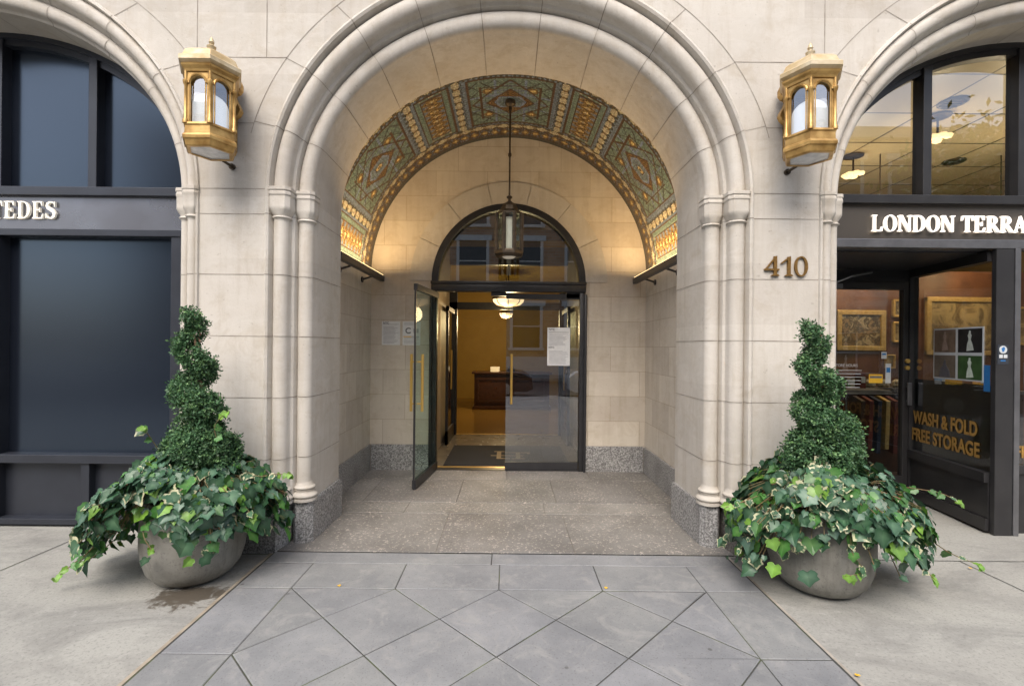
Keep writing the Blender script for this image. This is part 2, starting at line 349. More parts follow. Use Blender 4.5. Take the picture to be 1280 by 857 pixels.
# ------------------------------------------------------------ mesh builder
class MB:
    def __init__(s): s.v = []; s.f = []; s.m = []; s.c = []; s.usec = False
    def add(s, vs, fs, mi=0, col=None):
        o = len(s.v); s.v += [tuple(v) for v in vs]
        for i, f in enumerate(fs):
            s.f.append([o + k for k in f]); s.m.append(mi)
            if col is not None: s.usec = True
            s.c.append(col[i] if isinstance(col, list) else (col or (1, 1, 1)))
        return s
    def box(s, x0, x1, y0, y1, z0, z1, mi=0, bev=0):
        if x0 > x1: x0, x1 = x1, x0
        if y0 > y1: y0, y1 = y1, y0
        if z0 > z1: z0, z1 = z1, z0
        if bev:
            bm = bmesh.new()
            bmesh.ops.create_cube(bm, size=1, matrix=Matrix.Translation(((x0 + x1) / 2, (y0 + y1) / 2, (z0 + z1) / 2)) @ Matrix.Diagonal((x1 - x0, y1 - y0, z1 - z0, 1)))
            bmesh.ops.bevel(bm, geom=bm.edges[:], offset=bev, segments=2, affect='EDGES', profile=.5)
            bm.verts.index_update()
            s.add([v.co[:] for v in bm.verts], [[v.index for v in f.verts] for f in bm.faces], mi); bm.free(); return s
        v = [(x0, y0, z0), (x1, y0, z0), (x1, y1, z0), (x0, y1, z0), (x0, y0, z1), (x1, y0, z1), (x1, y1, z1), (x0, y1, z1)]
        return s.add(v, [[0, 3, 2, 1], [4, 5, 6, 7], [0, 1, 5, 4], [1, 2, 6, 5], [2, 3, 7, 6], [3, 0, 4, 7]], mi)
    def quad(s, a, b, c, d, mi=0): return s.add([a, b, c, d], [[0, 1, 2, 3]], mi)
    def grid(s, rows, mi=0, close=False):
        n = len(rows[0]); vs = [p for r in rows for p in r]; fs = []
        for i in range(len(rows) - 1):
            for j in range(n if close else n - 1):
                k = (j + 1) % n
                fs.append([i * n + j, i * n + k, (i + 1) * n + k, (i + 1) * n + j])
        return s.add(vs, fs, mi)
    def lathe(s, cx, cy, prof, n=24, mi=0, rf=None, cap=True, sx=1, sy=1):
        rows = []
        for (r, z) in prof:
            rows.append([(cx + (rf(2 * pi * k / n, r, z) if rf else r) * cos(2 * pi * k / n) * sx, cy + (rf(2 * pi * k / n, r, z) if rf else r) * sin(2 * pi * k / n) * sy, z) for k in range(n)])
        s.grid(rows, mi, True)
        if cap:
            s.add(rows[0], [list(range(n))[::-1]], mi); s.add(rows[-1], [list(range(n))], mi)
        return s
    def tube(s, pts, rad, n=8, mi=0, cap=True):
        pts = [Vector(p) for p in pts]; rows = []; up = Vector((0, 0, 1)); prev = None
        for i, p in enumerate(pts):
            d = (pts[min(i + 1, len(pts) - 1)] - pts[max(i - 1, 0)]).normalized()
            if prev is None:
                a = d.orthogonal().normalized()
            else:
                a = (prev - d * prev.dot(d)); a = a.normalized() if a.length > 1e-6 else d.orthogonal().normalized()
            prev = a; b = d.cross(a)
            r = rad[i] if isinstance(rad, (list, tuple)) else rad
            rows.append([tuple(p + a * (r * cos(2 * pi * k / n)) + b * (r * sin(2 * pi * k / n))) for k in range(n)])
        s.grid(rows, mi, True)
        if cap: s.add(rows[0], [list(range(n))[::-1]], mi); s.add(rows[-1], [list(range(n))], mi)
        return s
    def prism(s, poly, fn, d0, d1, mi=0):
        """poly: 2D pts; fn(u,v,d)->3D"""
        n = len(poly); A = [fn(u, v, d0) for u, v in poly]; B = [fn(u, v, d1) for u, v in poly]
        return s.add(A + B, [list(range(n))[::-1], list(range(n, 2 * n))] + [[i, (i + 1) % n, n + (i + 1) % n, n + i] for i in range(n)], mi)
    def build(s, name, mats, parent=None, smooth=False, angle=None, loc=None):
        me = bpy.data.meshes.new(name); me.from_pydata(s.v, [], s.f)
        for m in (mats if isinstance(mats, list) else [mats]): me.materials.append(M[m] if isinstance(m, str) else m)
        me.polygons.foreach_set('material_index', s.m)
        if s.usec:
            at = me.color_attributes.new('Col', 'FLOAT_COLOR', 'CORNER'); arr = []
            for f, c in zip(s.f, s.c):
                if c and isinstance(c[0], (tuple, list)):
                    for cc in c: arr += [cc[0], cc[1], cc[2], 1]
                else:
                    arr += [c[0], c[1], c[2], 1] * len(f)
            at.data.foreach_set('color', arr)
        if smooth: me.polygons.foreach_set('use_smooth', [True] * len(s.f))
        me.update()
        bm = bmesh.new(); bm.from_mesh(me)
        if smooth or angle: bmesh.ops.remove_doubles(bm, verts=bm.verts, dist=1e-5)
        if not s.usec: bmesh.ops.recalc_face_normals(bm, faces=bm.faces)
        if smooth:
            lim = radians(angle or 35)
            for e in bm.edges:
                if len(e.link_faces) == 2 and e.calc_face_angle(0) > lim: e.smooth = False
        bm.to_mesh(me); bm.free()
        o = bpy.data.objects.new(name, me); C.objects.link(o)
        if parent:
            o.parent = parent
            if parent.type == 'EMPTY' or True:
                o.matrix_parent_inverse = world_of(parent).inverted()
        if loc: o.location = loc
        return o

def world_of(o):
    m = Matrix.Translation(o.location) @ o.rotation_euler.to_matrix().to_4x4() @ Matrix.Diagonal((*o.scale, 1))
    if o.parent: return world_of(o.parent) @ o.matrix_parent_inverse @ m
    return m

def tag(o, label, cat, group=None):
    o['label'] = label; o['category'] = cat
    if group: o['group'] = group
    return o
def struct(o): o['kind'] = 'structure'; return o
def thing(name, label, cat, loc=(0, 0, 0), group=None):
    o = bpy.data.objects.new(name, None); o.empty_display_size = .1; C.objects.link(o); o.location = loc
    return tag(o, label, cat, group)
def copy_tree(o, parent=None):
    c = o.copy(); C.objects.link(c)
    if parent: c.parent = parent; c.matrix_parent_inverse = o.matrix_parent_inverse.copy()
    for ch in list(o.children): copy_tree(ch, c)
    return c
def arc(cx, cy, r, a0, a1, n):
    return [(cx + r * cos(radians(a0 + (a1 - a0) * i / n)), cy - r * sin(radians(a0 + (a1 - a0) * i / n))) for i in range(n + 1)]

# ------------------------------------------------------------ key measures
SPR = 2.63; F = 3.52; BK = 5.80; VR = 1.66; VZ = 2.37; PL = .33
main_prof = [(1.79, 3.52), (1.787, 3.503), (1.772, 3.495), (1.757, 3.503), (1.752, 3.53)] + arc(1.69, 3.572, .056, 15, 185, 12) + \
            [(1.628, 3.60), (1.612, 3.612), (1.606, 3.64)] + arc(1.547, 3.672, .056, 15, 185, 12) + [(1.487, 3.71), (1.485, 3.72), (1.485, 4.24), (1.75, 4.24)]
main_b = lambda a: 1.28 + (min(a, 1.9) - 1.485) * 1.27
SX, SA = 4.2, 1.73
shop_prof = [(1.93, 3.52), (1.925, 3.505), (1.912, 3.50), (1.905, 3.52)] + arc(1.868, 3.545, .036, 15, 185, 10) + [(1.828, 3.565), (1.818, 3.58)] + \
            arc(1.782, 3.60, .034, 15, 185, 10) + [(1.742, 3.63), (1.73, 3.64), (1.73, 4.12)]
shop_b = lambda a: 1.40 + (a - 1.73) * 1.55

def offs(prof, d):
    out = []
    for i, p in enumerate(prof):
        a = Vector(prof[max(i - 1, 0)]); b = Vector(prof[min(i + 1, len(prof) - 1)]); t = (b - a).normalized()
        nrm = Vector((t.y, -t.x))      # toward opening / street
        if nrm.dot(Vector((-1, -1))) < 0 and False: nrm = -nrm
        out.append((p[0] - abs(nrm.x) * d if True else 0, p[1] - abs(nrm.y) * d))
    return out

def st_pt(cx, bf, p, st):
    a, D = p
    if st[0] == 'z': return (cx + st[1] * a, D, st[2])
    return (cx + a * cos(st[1]), D, SPR + bf(a) * sin(st[1]))

def arch_obj(cx, prof, bf, zlow, zj, tj, name, parent, sides=(1, -1)):
    mb = MB(); N = 72
    sts = []
    if 1 in sides: sts += [('z', 1, zlow), ('z', 1, 1.2), ('z', 1, 2.0)]
    sts += [('t', pi * i / N) for i in range(N + 1)]
    if -1 in sides: sts += [('z', -1, 2.0), ('z', -1, 1.2), ('z', -1, zlow)]
    mb.grid([[st_pt(cx, bf, p, s) for p in prof] for s in sts])
    jp = offs(prof, .0022)
    for s in sides:
        for z in zj: mb.grid([[st_pt(cx, bf, p, ('z', s, z + d)) for p in jp] for d in (-.0027, .0027)], 1)
    for t in tj:
        mb.grid([[st_pt(cx, bf, p, ('t', t + d / 1.6)) for p in jp] for d in (-.003, .003)], 1)
    return mb.build(name, ['stone', 'joint'], parent, smooth=True, angle=28)

# ------------------------------------------------------------ the building
bld = thing('apartment_building', 'pale limestone apartment house front with a deep moulded entrance arch between two shop arches', 'building')
ZJ = [.66, 1.113, 1.565, 2.016, 2.459]
TJ = [radians(a) for a in (16.4, 32.7, 49.1, 65.5, 81.8, 98.2, 114.5, 130.9, 147.3, 163.6)]
arch_obj(0, main_prof, main_b, PL - .01, ZJ, TJ, 'arch_moulding', bld)
TS = [radians(a) for a in (14, 31, 48, 65, 82, 98, 115, 132, 149, 166)]
for s in (1, -1):
    arch_obj(s * SX, shop_prof, shop_b, PL - .01, ZJ, TS, 'arch_moulding', bld)

def top_of(x):
    x = abs(x)
    if x < 1.79: return SPR + main_b(1.79) * sqrt(max(0, 1 - (x / 1.79) ** 2))
    d = abs(x - SX)
    if d < 1.93: return SPR + shop_b(1.93) * sqrt(max(0, 1 - (d / 1.93) ** 2))
    return 0
mb = MB(); xs = []
for c0, a in ((0, 1.79), (SX, 1.93), (-SX, 1.93)):
    xs += [(c0 + a * cos(pi * i / 90) * (1 - 1e-6)) for i in range(91)]
xs += [-7.2, 7.2]
xs = sorted(xs)
for x0, x1 in zip(xs, xs[1:]):
    if x1 - x0 < 1e-7: continue
    mid = (x0 + x1) / 2
    if top_of(mid) == 0: z0 = z1 = PL
    else: z0, z1 = top_of(x0), top_of(x1)
    if top_of(mid) and z0 == 0: z0 = SPR
    if top_of(mid) and z1 == 0: z1 = SPR
    mb.add([(x0, F, z0), (x1, F, z1), (x1, F, 6.2), (x0, F, 6.2)], [[0, 1, 2, 3]])
# cornice top closing the wall
mb.box(-7.2, 7.2, F, 4.3, 6.2, 6.22)
# joints on the face
yj = F - .0015
def seg(x0, z0, x1, z1, w=.0029):
    d = Vector((x1 - x0, z1 - z0)); 
    if d.length < 1e-6: return
    nn = Vector((-d.y, d.x)).normalized() * w
    mb.quad((x0 + nn.x, yj, z0 + nn.y), (x1 + nn.x, yj, z1 + nn.y), (x1 - nn.x, yj, z1 - nn.y), (x0 - nn.x, yj, z0 - nn.y), 1)
RA, RB, QA, QB = 1.953, 1.80, 2.18, 1.84
def ex(A, B, z):
    q = 1 - ((z - SPR) / B) ** 2
    return A * sqrt(q) if q > 0 else 0
for s in (1, -1):
    for z in ZJ + [2.644]: seg(s * 1.79, z, s * 2.27, z)
    for z in (3.125, 3.606, 4.087, 4.57, 5.05):
        if z - SPR < RB: x0 = ex(RA, RB, z)
        else: x0 = 0
        if z - SPR < QB: x1 = SX - ex(QA, QB, z)
        else: x1 = SX
        seg(s * x0, z, s * x1, z)
    for i in range(60):
        t0, t1 = pi / 2 * i / 60, pi / 2 * (i + 1) / 60
        if RB * sin(t0) > .42: seg(s * RA * cos(t0), SPR + RB * sin(t0), s * RA * cos(t1), SPR + RB * sin(t1))
    for i in range(120):
        t0, t1 = pi * i / 120, pi * (i + 1) / 120
        if min(QB * sin(t0), QB * sin(t1)) > .42: seg(s * SX + QA * cos(t0), SPR + QB * sin(t0), s * SX + QA * cos(t1), SPR + QB * sin(t1))
    for t in TS:
        if sin(t) > .5 or sin(t) > .2 and False: seg(s * SX + 1.93 * cos(t), SPR + shop_b(1.93) * sin(t), s * SX + QA * cos(t), SPR + QB * sin(t))
        elif sin(t) > .2: seg(s * SX + 1.93 * cos(t), SPR + shop_b(1.93) * sin(t), s * SX + (QA - .02) * cos(t), SPR + QB * sin(t))
    seg(s * 2.30, 3.606, s * 2.30, 4.087); seg(s * 1.9, 4.087, s * 1.9, 4.57)
seg(-1.79, 3.606, -1.79, 4.087)
for t in TJ: seg(1.79 * cos(t), SPR + main_b(1.79) * sin(t), RA * cos(t), SPR + RB * sin(t))
mb.build('wall', ['stone', 'joint'], bld)

# granite plinths
def plinth(poly, z1, name='granite_plinth', mat='granite', bz=.02, parent=bld):
    m = MB(); n = len(poly)
    cx = sum(p[0] for p in poly) / n; cy = sum(p[1] for p in poly) / n
    def ins(k): return [(p[0] + (cx - p[0]) * k, p[1] + (cy - p[1]) * k) for p in poly]
    rows = [[(x, y, 0) for x, y in poly], [(x, y, z1 - bz) for x, y in poly], [(x, y, z1) for x, y in ins(.06)]]
    m.grid(rows, 0, True); m.add(rows[-1], [list(range(n))])
    return m.build(name, mat, parent)
for s in (1, -1):
    plinth([(s * 1.455, 4.245), (s * 1.472, 3.66), (s * 1.50, 3.615), (s * 1.585, 3.605), (s * 1.61, 3.63), (s * 1.63, 4.245)], PL)
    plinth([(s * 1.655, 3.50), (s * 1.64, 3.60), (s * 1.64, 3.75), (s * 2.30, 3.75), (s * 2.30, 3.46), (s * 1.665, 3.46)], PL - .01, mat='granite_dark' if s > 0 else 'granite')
    plinth([(s * 2.30, 3.75), (s * 2.30, 3.545), (s * 2.47, 3.56), (s * 2.50, 3.70), (s * 2.50, 3.94)], PL)
    plinth([(s * 6.1, 3.46), (s * 6.1, 3.9), (s * 7.2, 3.9), (s * 7.2, 3.46)], PL)

# capitals and bases
def oct_r(h, ch):
    # square of half size h with corners chamfered by ch
    ns = [(1, 0, h), (-1, 0, h), (0, 1, h), (0, -1, h)] + [(sx * .7071, sy * .7071, (2 * h - ch) * .7071) for sx in (1, -1) for sy in (1, -1)]
    def f(t):
        c, s_ = cos(t), sin(t); r = 9
        for a, b, d in ns:
            q = a * c + b * s_
            if q > 1e-6: r = min(r, d / q)
        return r
    return f
def capital(cx, cy, r, h, parent):
    sq = oct_r(h, h * .34); m = MB(); n = 64
    Z = 2.655
    spec = [(1.0, Z, 1), (1.0, Z - .022, 1), (.93, Z - .028, 1), (.93, Z - .034, 1), (.97, Z - .040, 1), (.97, Z - .056, 1), (.91, Z - .064, 1), (.90, Z - .140, 1), (.90, Z - .152, 1), (.88, Z - .170, .72), (.86, Z - .188, .3), (.86, Z - .20, .0)]
    # vertices aligned with the chamfered corners so the facets stay crisp
    ch = h * .34; cs = [(h, h - ch), (h - ch, h), (-(h - ch), h), (-h, h - ch), (-h, -(h - ch)), (-(h - ch), -h), (h - ch, -h), (h, -(h - ch))]
    angs = []
    for q_ in range(8):
        a_, b_ = Vector(cs[q_]), Vector(cs[(q_ + 1) % 8])
        for e_ in range(8): v_ = a_ + (b_ - a_) * e_ / 8; angs.append(atan2(v_.y, v_.x))
    n = len(angs); rows = []
    for k, z, w in spec:
        row = []
        for t in angs:
            rr = sq(t) * k * w + (r * 1.13 * (1 - w))
            row.append((cx + rr * cos(t), cy + rr * sin(t), z))
        rows.append(row)
    for k in range(9):
        t0_ = pi * k / 8; rr = r + .004 + .011 * sin(t0_); z = Z - .205 - .022 * k / 8
        rows.append([(cx + rr * cos(t), cy + rr * sin(t), z) for t in angs])
    rows.append([(cx + r * .98 * cos(t), cy + r * .98 * sin(t), Z - .24) for t in angs])
    m.grid(rows, 0, True); m.add(rows[0], [list(range(n))])
    return m.build('capital', 'stone', parent, smooth=True, angle=30)
def base(cx, cy, r, parent):
    prof = [(r * 1.62, PL - .005), (r * 1.62, PL + .02)]
    for k in range(9): prof.append((r * 1.42 + r * .26 * sin(pi * k / 8), PL + .022 + .05 * k / 8))
    for k in range(7): prof.append((r * 1.34 - r * .10 * sin(pi * k / 6), PL + .075 + .028 * k / 6))
    for k in range(9): prof.append((r * 1.20 + r * .20 * sin(pi * k / 8), PL + .105 + .035 * k / 8))
    prof += [(r * 1.12, PL + .145), (r * 1.02, PL + .17), (r * .98, PL + .18)]
    prof = [(r_, PL - .005 + (z_ - PL + .005) * .78) for r_, z_ in prof]
    m = MB(); m.lathe(cx, cy, prof, 36)
    return m.build('column_base', 'stone', parent, smooth=True, angle=40)
for s in (1, -1):
    for (cx, cy, r, h) in ((1.688, 3.572, .056, .088), (1.545, 3.672, .056, .080)):
        capital(s * cx, cy, r, h, bld); base(s * cx, cy, r, bld)
    for (cx, cy, r, h) in ((SX - 1.868, 3.545, .036, .062), (SX - 1.782, 3.60, .034, .060)):
        capital(s * cx, cy, r, h, bld); base(s * cx, cy, r, bld)

# passage walls, back wall, vault
for s in (1, -1):
    m = MB(); m.box(s * VR, s * (VR + .3), 4.242, BK, 0, VZ + .01); m.build('passage_wall', 'stone_side', bld)
    m = MB(); m.box(s * (VR - .018), s * VR, 4.25, BK - .02, 0, .32, bev=.004); m.build('granite_skirting', 'granite', bld)
    m = MB(); m.box(s * .93, s * (VR - .02), BK - .02, BK, 0, .32, bev=.004); m.build('granite_skirting', 'granite', bld)
m = MB(); DA, DZ, DBH = .93, 2.29, .945
dxs = [DA * cos(pi * i / 48) for i in range(49)][::-1]
xs = [-1.9] + dxs + [1.9]
for x0, x1 in zip(xs, xs[1:]):
    mid = (x0 + x1) / 2
    f = lambda x: DZ + DBH * sqrt(max(0, 1 - (x / DA) ** 2))
    z0, z1 = (0, 0) if abs(mid) > DA else (f(x0), f(x1))
    m.add([(x0, BK, z0), (x1, BK, z1), (x1, BK, 4.3), (x0, BK, 4.3)], [[0, 1, 2, 3]])
# reveal of the doorway
rv = [(DA, 0)] + [(DA * cos(pi * i / 48), DZ + DBH * sin(pi * i / 48)) for i in range(49)] + [(-DA, 0)]
m.grid([[(x, y, z) for x, z in rv] for y in (BK, BK + .3)])
m.build('back_wall', 'stone_back', bld)
m = MB(); VO = 1.19                      # voussoir ring round the fanlight
for k in range(7):
    a0, a1 = pi * k / 7 + .003, pi * (k + 1) / 7 - .003
    pts = [(a0 + (a1 - a0) * i / 8) for i in range(9)]
    inn = [(DA * cos(t), DZ + DBH * sin(t)) for t in pts]; out = [(VO * cos(t), DZ + (VO + .01) * sin(t)) for t in pts]
    m.prism(inn + out[::-1], lambda u, v, d: (u, d, v), BK - .014, BK - .0005)
m.build('door_arch_ring', 'stone', bld)

# mosaic vault: tesserae coloured by their place in the pattern
random.seed(4)
GREEN = (.125, .178, .155); BLUE = (.12, .155, .205); LBL = (.15, .20, .31); BRN = (.075, .04, .022); GOLD = (.25, .165, .055); BRT = (.50, .38, .16)
CREAM = (.38, .34, .24); DARK = (.055, .055, .05); OCH = (.17, .105, .04)
def big_panel(u, v):
    au, av = abs(u), abs(v)
    if av > .955 or au > .955: return DARK if (int(u * 60) + int(v * 60)) % 2 else BLUE
    if au > .87: return BLUE
    if au > .835 or av > .90: return BRN
    if av > .86: return GREEN
    d1 = au / .80 + av / .84; d2 = au / .50 + av / .50
    hexr = max(av / .22, au / .34 + av / .60)
    if abs(d1 - 1) < .035: return BRN
    if abs(d2 - 1) < .05: return BRN
    if hexr < .28: return BRT if hexr > .14 else BRN
    if hexr < .42: return BRN if int(au * 40) % 2 else BLUE
    if hexr < .85: return BLUE if (int(u * 50) + int(v * 45)) % 3 else GREEN
    if hexr < 1.0: return LBL
    if d2 < 1: return OCH if (int(u * 48) + int(v * 48)) % 2 else BRN
    if abs(au - .60) < .018 and av < .66 or abs(av - .62) < .022 and au < .60: return BRN
    if (au - .46) ** 2 + (av - .48) ** 2 < .0022: return BRT
    if (au - .46) ** 2 + (av - .48) ** 2 < .012: return OCH
    if abs(au - .30) < .022 or abs(av - .27) < .02: return LBL
    q = (u * 1.0 + v * .9); w = (u * 1.0 - v * .9)
    if abs((q * 3.2) % 1 - .5) < .06 or abs((w * 3.2) % 1 - .5) < .06: return DARK if d1 > 1 else BLUE
    return GREEN if d1 > 1 or int(v * 20) % 3 else BLUE
def small_panel(u, v):
    au, av = abs(u), abs(v)
    if av > .96: return DARK if int(u * 30) % 2 else BLUE
    if au > .86: return BLUE
    if au > .78 or av > .915: return BRN
    if au > .56 or av > .84: return CREAM if (int(v * 60) % 3 and int(u * 9) % 4 == 0) else GREEN
    if au > .50 or av > .81: return BRN
    vv = v * 5
    ph = vv % 1 - .5; d = abs(ph) * 2 + abs(u) / .5
    if (u ** 2) * 4 + ph ** 2 < .02: return CREAM
    if d < .55: return BRT if random.random() < .4 else GOLD
    if d < 1.0: return OCH if random.random() < .55 else BRN
    if d < 1.35: return GOLD if random.random() < .5 else OCH
    return BLUE
def chain(u, v):   # u -1..1 across strip, v metres along
    ph = (v / .125) % 1 - .5
    if max(abs(ph) * 1.9 + abs(u) * .5, abs(ph) * 2.4) < .95 and abs(u) < .95: return CREAM
    return OCH if abs(u) < .6 else DARK
def vault_col(th, y):
    yc = y - 4.95; ay = abs(yc); a = abs(math.degrees(th))
    if ay > .775: return DARK
    if ay > .585:
        w = (ay - .585) / .19; ph = (th / .072) % 1 - .5
        if w < .08 or w > .93: return BRN
        if (w - .5) ** 2 * 2.2 + ph ** 2 < .03: return BRT
        if abs(w - .5) * 1.2 + abs(ph) < .42: return GOLD if random.random() < .4 else OCH
        return BRN if random.random() < .5 else DARK if random.random() < .5 else BLUE
    if ay > .495:
        w = (ay - .54) / .045; ph = (th / .088) % 1 - .5
        if abs(w) * .55 + abs(ph) * 1.1 < .58: return CREAM
        return DARK if random.random() < .5 else OCH
    P = 54.3; a2 = (a + P / 2) % P - P / 2; a2 = abs(a2); sg = 1
    uu = ((math.degrees(th) + P / 2) % P - P / 2)
    if a2 < 17: return big_panel(uu / 17, yc / .48)
    if a2 < 19.7: return chain((a2 - 18.35) / 1.35, yc + 1)
    um = abs(a2 - 27.15)
    return small_panel((a2 - 27.15) / 7.45, yc / .48)
m = MB(); NT, NY = 420, 126; y0v, y1v = 4.13, 5.80
vs = []; fs = []; cols = []
for i in range(NT + 1):
    th = -pi / 2 + pi * i / NT
    for j in range(NY + 1):
        vs.append((VR * sin(th), y0v + (y1v - y0v) * j / NY, VZ + VR * cos(th)))
random.seed(7)
for i in range(NT):
    th = -pi / 2 + pi * (i + .5) / NT
    for j in range(NY):
        y = y0v + (y1v - y0v) * (j + .5) / NY
        k = i * (NY + 1) + j
        fs.append([k, k + 1, k + NY + 2, k + NY + 1])
        c = vault_col(th, y); q = random.uniform(.6, 1.35) * (.8 if (i % 3 == 0 or j % 3 == 0) else 1.05)
        cols.append((c[0] * q, c[1] * q * random.uniform(.93, 1.07), c[2] * q * random.uniform(.9, 1.1)))
m.add(vs, fs, 0, cols)
m.build('mosaic_vault', 'mosaic', bld)

# ------------------------------------------------------------ ground
m = MB(); m.box(-60, 60, -3.0, 40, -.3, 0); struct(m.build('sidewalk', 'sidewalk'))
m = MB()
def gj(x0, y0, x1, y1, w=.004):
    d = Vector((x1 - x0, y1 - y0)); nn = Vector((-d.y, d.x)).normalized() * w
    m.quad((x0 + nn.x, y0 + nn.y, .0025), (x1 + nn.x, y1 + nn.y, .0025), (x1 - nn.x, y1 - nn.y, .0025), (x0 - nn.x, y0 - nn.y, .0025))
gj(1.60, 3.44, 7, 3.44); gj(-7, 3.30, -1.69, 3.30) if False else None
gj(3.25, 3.44, 3.3, -2); gj(-3.3, 3.9, -3.5, -2); gj(-7, 1.5, -1.7, 1.5); gj(1.6, 1.5, 7, 1.5)
gj(-2.3, 3.44, -1.70, 3.44)
struct(m.build('sidewalk_joint', 'gap'))
m = MB(); m.box(-60, 60, -3.15, -3.0, -.3, .002); struct(m.build('kerb', 'kerb'))
m = MB(); m.box(-60, 60, -12, -3.15, -.3, -.14); struct(m.build('road', 'asphalt'))
m = MB(); m.box(-60, 60, -40, -12, -.3, 0); struct(m.build('far_sidewalk', 'sidewalk'))

def clip(poly, a, b, c):  # keep a*x+b*y<=c
    out = []
    for i in range(len(poly)):
        p, q = poly[i], poly[(i + 1) % len(poly)]
        dp, dq = a * p[0] + b * p[1] - c, a * q[0] + b * q[1] - c
        if dp <= 0: out.append(p)
        if dp * dq < 0:
            t = dp / (dp - dq); out.append((p[0] + (q[0] - p[0]) * t, p[1] + (q[1] - p[1]) * t))
    return out
def inset(poly, g):
    n = len(poly); out = []
    area = sum(poly[i][0] * poly[(i + 1) % n][1] - poly[(i + 1) % n][0] * poly[i][1] for i in range(n))
    if area < 0: poly = poly[::-1]
    for i in range(n):
        p0, p1, p2 = Vector(poly[i - 1]), Vector(poly[i]), Vector(poly[(i + 1) % n])
        d1 = (p1 - p0).normalized(); d2 = (p2 - p1).normalized()
        n1 = Vector((-d1.y, d1.x)); n2 = Vector((-d2.y, d2.x)); bb = (n1 + n2)
        if bb.length < 1e-6: out.append(tuple(p1 + n1 * g)); continue
        bb.normalize(); k = g / max(.3, bb.dot(n1)); out.append(tuple(p1 + bb * k))
    return out
def slab(mb_, poly, z, g, base_c, jit, r):
    n = len(poly)
    if n < 3: return
    area = abs(sum(poly[i][0] * poly[(i + 1) % n][1] - poly[(i + 1) % n][0] * poly[i][1] for i in range(n))) / 2
    if area < .002: return
    P = inset(poly, g); P2 = inset(poly, g + .004); n = len(P)
    q = 1 + r.uniform(-jit, jit); c = (base_c[0] * q, base_c[1] * q, base_c[2] * q * r.uniform(.98, 1.04))
    dz = r.uniform(-.0012, .0012); tx, ty = r.uniform(-.002, .002), r.uniform(-.002, .002)
    hz = lambda p: z + dz + tx * (p[0] - P[0][0]) + ty * (p[1] - P[0][1])
    rows = [[(p[0], p[1], -.01) for p in P], [(p[0], p[1], hz(p) - .003) for p in P], [(p[0], p[1], hz(p)) for p in P2]]
    vs = [v for rr_ in rows for v in rr_]
    fs = [[i * n + j, i * n + (j + 1) % n, (i + 1) * n + (j + 1) % n, (i + 1) * n + j] for i in range(2) for j in range(n)] + [[2 * n + j for j in range(n)]]
    mb_.add(vs, fs, 0, c)
X0, X1, XI0, XI1 = -1.67, 1.585, -1.322, 1.237
YT = 2.96
rnd = random.Random(3)
m = MB(); SL = (.235, .238, .236)
rect = lambda a, b, c, d: [(a, c), (b, c), (b, d), (a, d)]
h = .32
for i in range(-1, 6):
    for j in range(0, 22):
        cx = XI0 + h * (i * 2 + 1 + (j % 2)) - h; cx = XI0 + h * 2 * i + (h if j % 2 == 0 else 0)
        cy = YT - h * j
        pl = [(cx, cy + h), (cx - h, cy), (cx, cy - h), (cx + h, cy)]
        pl = clip(pl, 1, 0, XI1); pl = clip(pl, -1, 0, -XI0) if pl else pl; pl = clip(pl, 0, 1, YT) if pl else pl; pl = clip(pl, 0, -1, 3.0) if pl else pl
        if pl: slab(m, pl, .008, .0035, SL, .05, rnd)
xr = [XI0, XI0 + 2 * h, XI0 + 4 * h, XI0 + 6 * h, XI1]
for a, b in zip(xr, xr[1:]): slab(m, rect(a, b, YT, 3.30), .008, .003, SL, .06, rnd)
slab(m, rect(X0, XI0, YT, 3.30), .008, .003, SL, .06, rnd); slab(m, rect(XI1, X1, YT, 3.30), .008, .003, SL, .06, rnd)
slab(m, rect(X0, -.1, 3.30, 3.475), .008, .003, SL, .04, rnd); slab(m, rect(-.1, X1, 3.30, 3.475), .008, .003, SL, .04, rnd)
for k in range(10):
    ya, yb = YT - .64 * (k + 1), YT - .64 * k
    slab(m, rect(X0, XI0, ya, yb), .008, .003, SL, .06, rnd); slab(m, rect(XI1, X1, ya, yb), .008, .003, SL, .06, rnd)
struct(m.build('entrance_paving', 'slate'))
m = MB(); m.box(X0 - .008, X1 + .008, -2.99, 3.48, 0, .004); struct(m.build('paving_joint_bed', 'gap'))
m = MB(); m.box(X0 - .028, X0 - .008, -2.99, 3.45, 0, .006); struct(m.build('paving_edge_grout', pmat('tan grout', (.36, .31, .24), (.24, .20, .15), 8, .9)))
m = MB(); m.box(X1 + .008, X1 + .022, -2.99, 3.45, 0, .006); struct(m.build('paving_edge_grout', 'joint'))
m = MB(); FL = (.22, .21, .195)
rows = [(3.48, 4.30, [-1.72, -.51, .50, 1.72]), (4.30, 4.60, [-1.72, -.92, .35, 1.72]), (4.60, 5.40, [-1.72, -1.38, -.48, .48, 1.38, 1.72]), (5.40, 5.86, [-1.72, -.95, 0.0, .95, 1.72])]
for a, b, X in rows:
    for x0, x1 in zip(X, X[1:]): slab(m, rect(x0, x1, a, b), .014, .002, FL, .14, rnd)
struct(m.build('passage_floor', 'flag'))
m = MB(); m.box(-1.72, 1.72, 3.482, 5.86, 0, .008); struct(m.build('passage_floor_bed', pmat('pale mortar', (.2, .18, .15), (.14, .12, .1), 5, .9)))

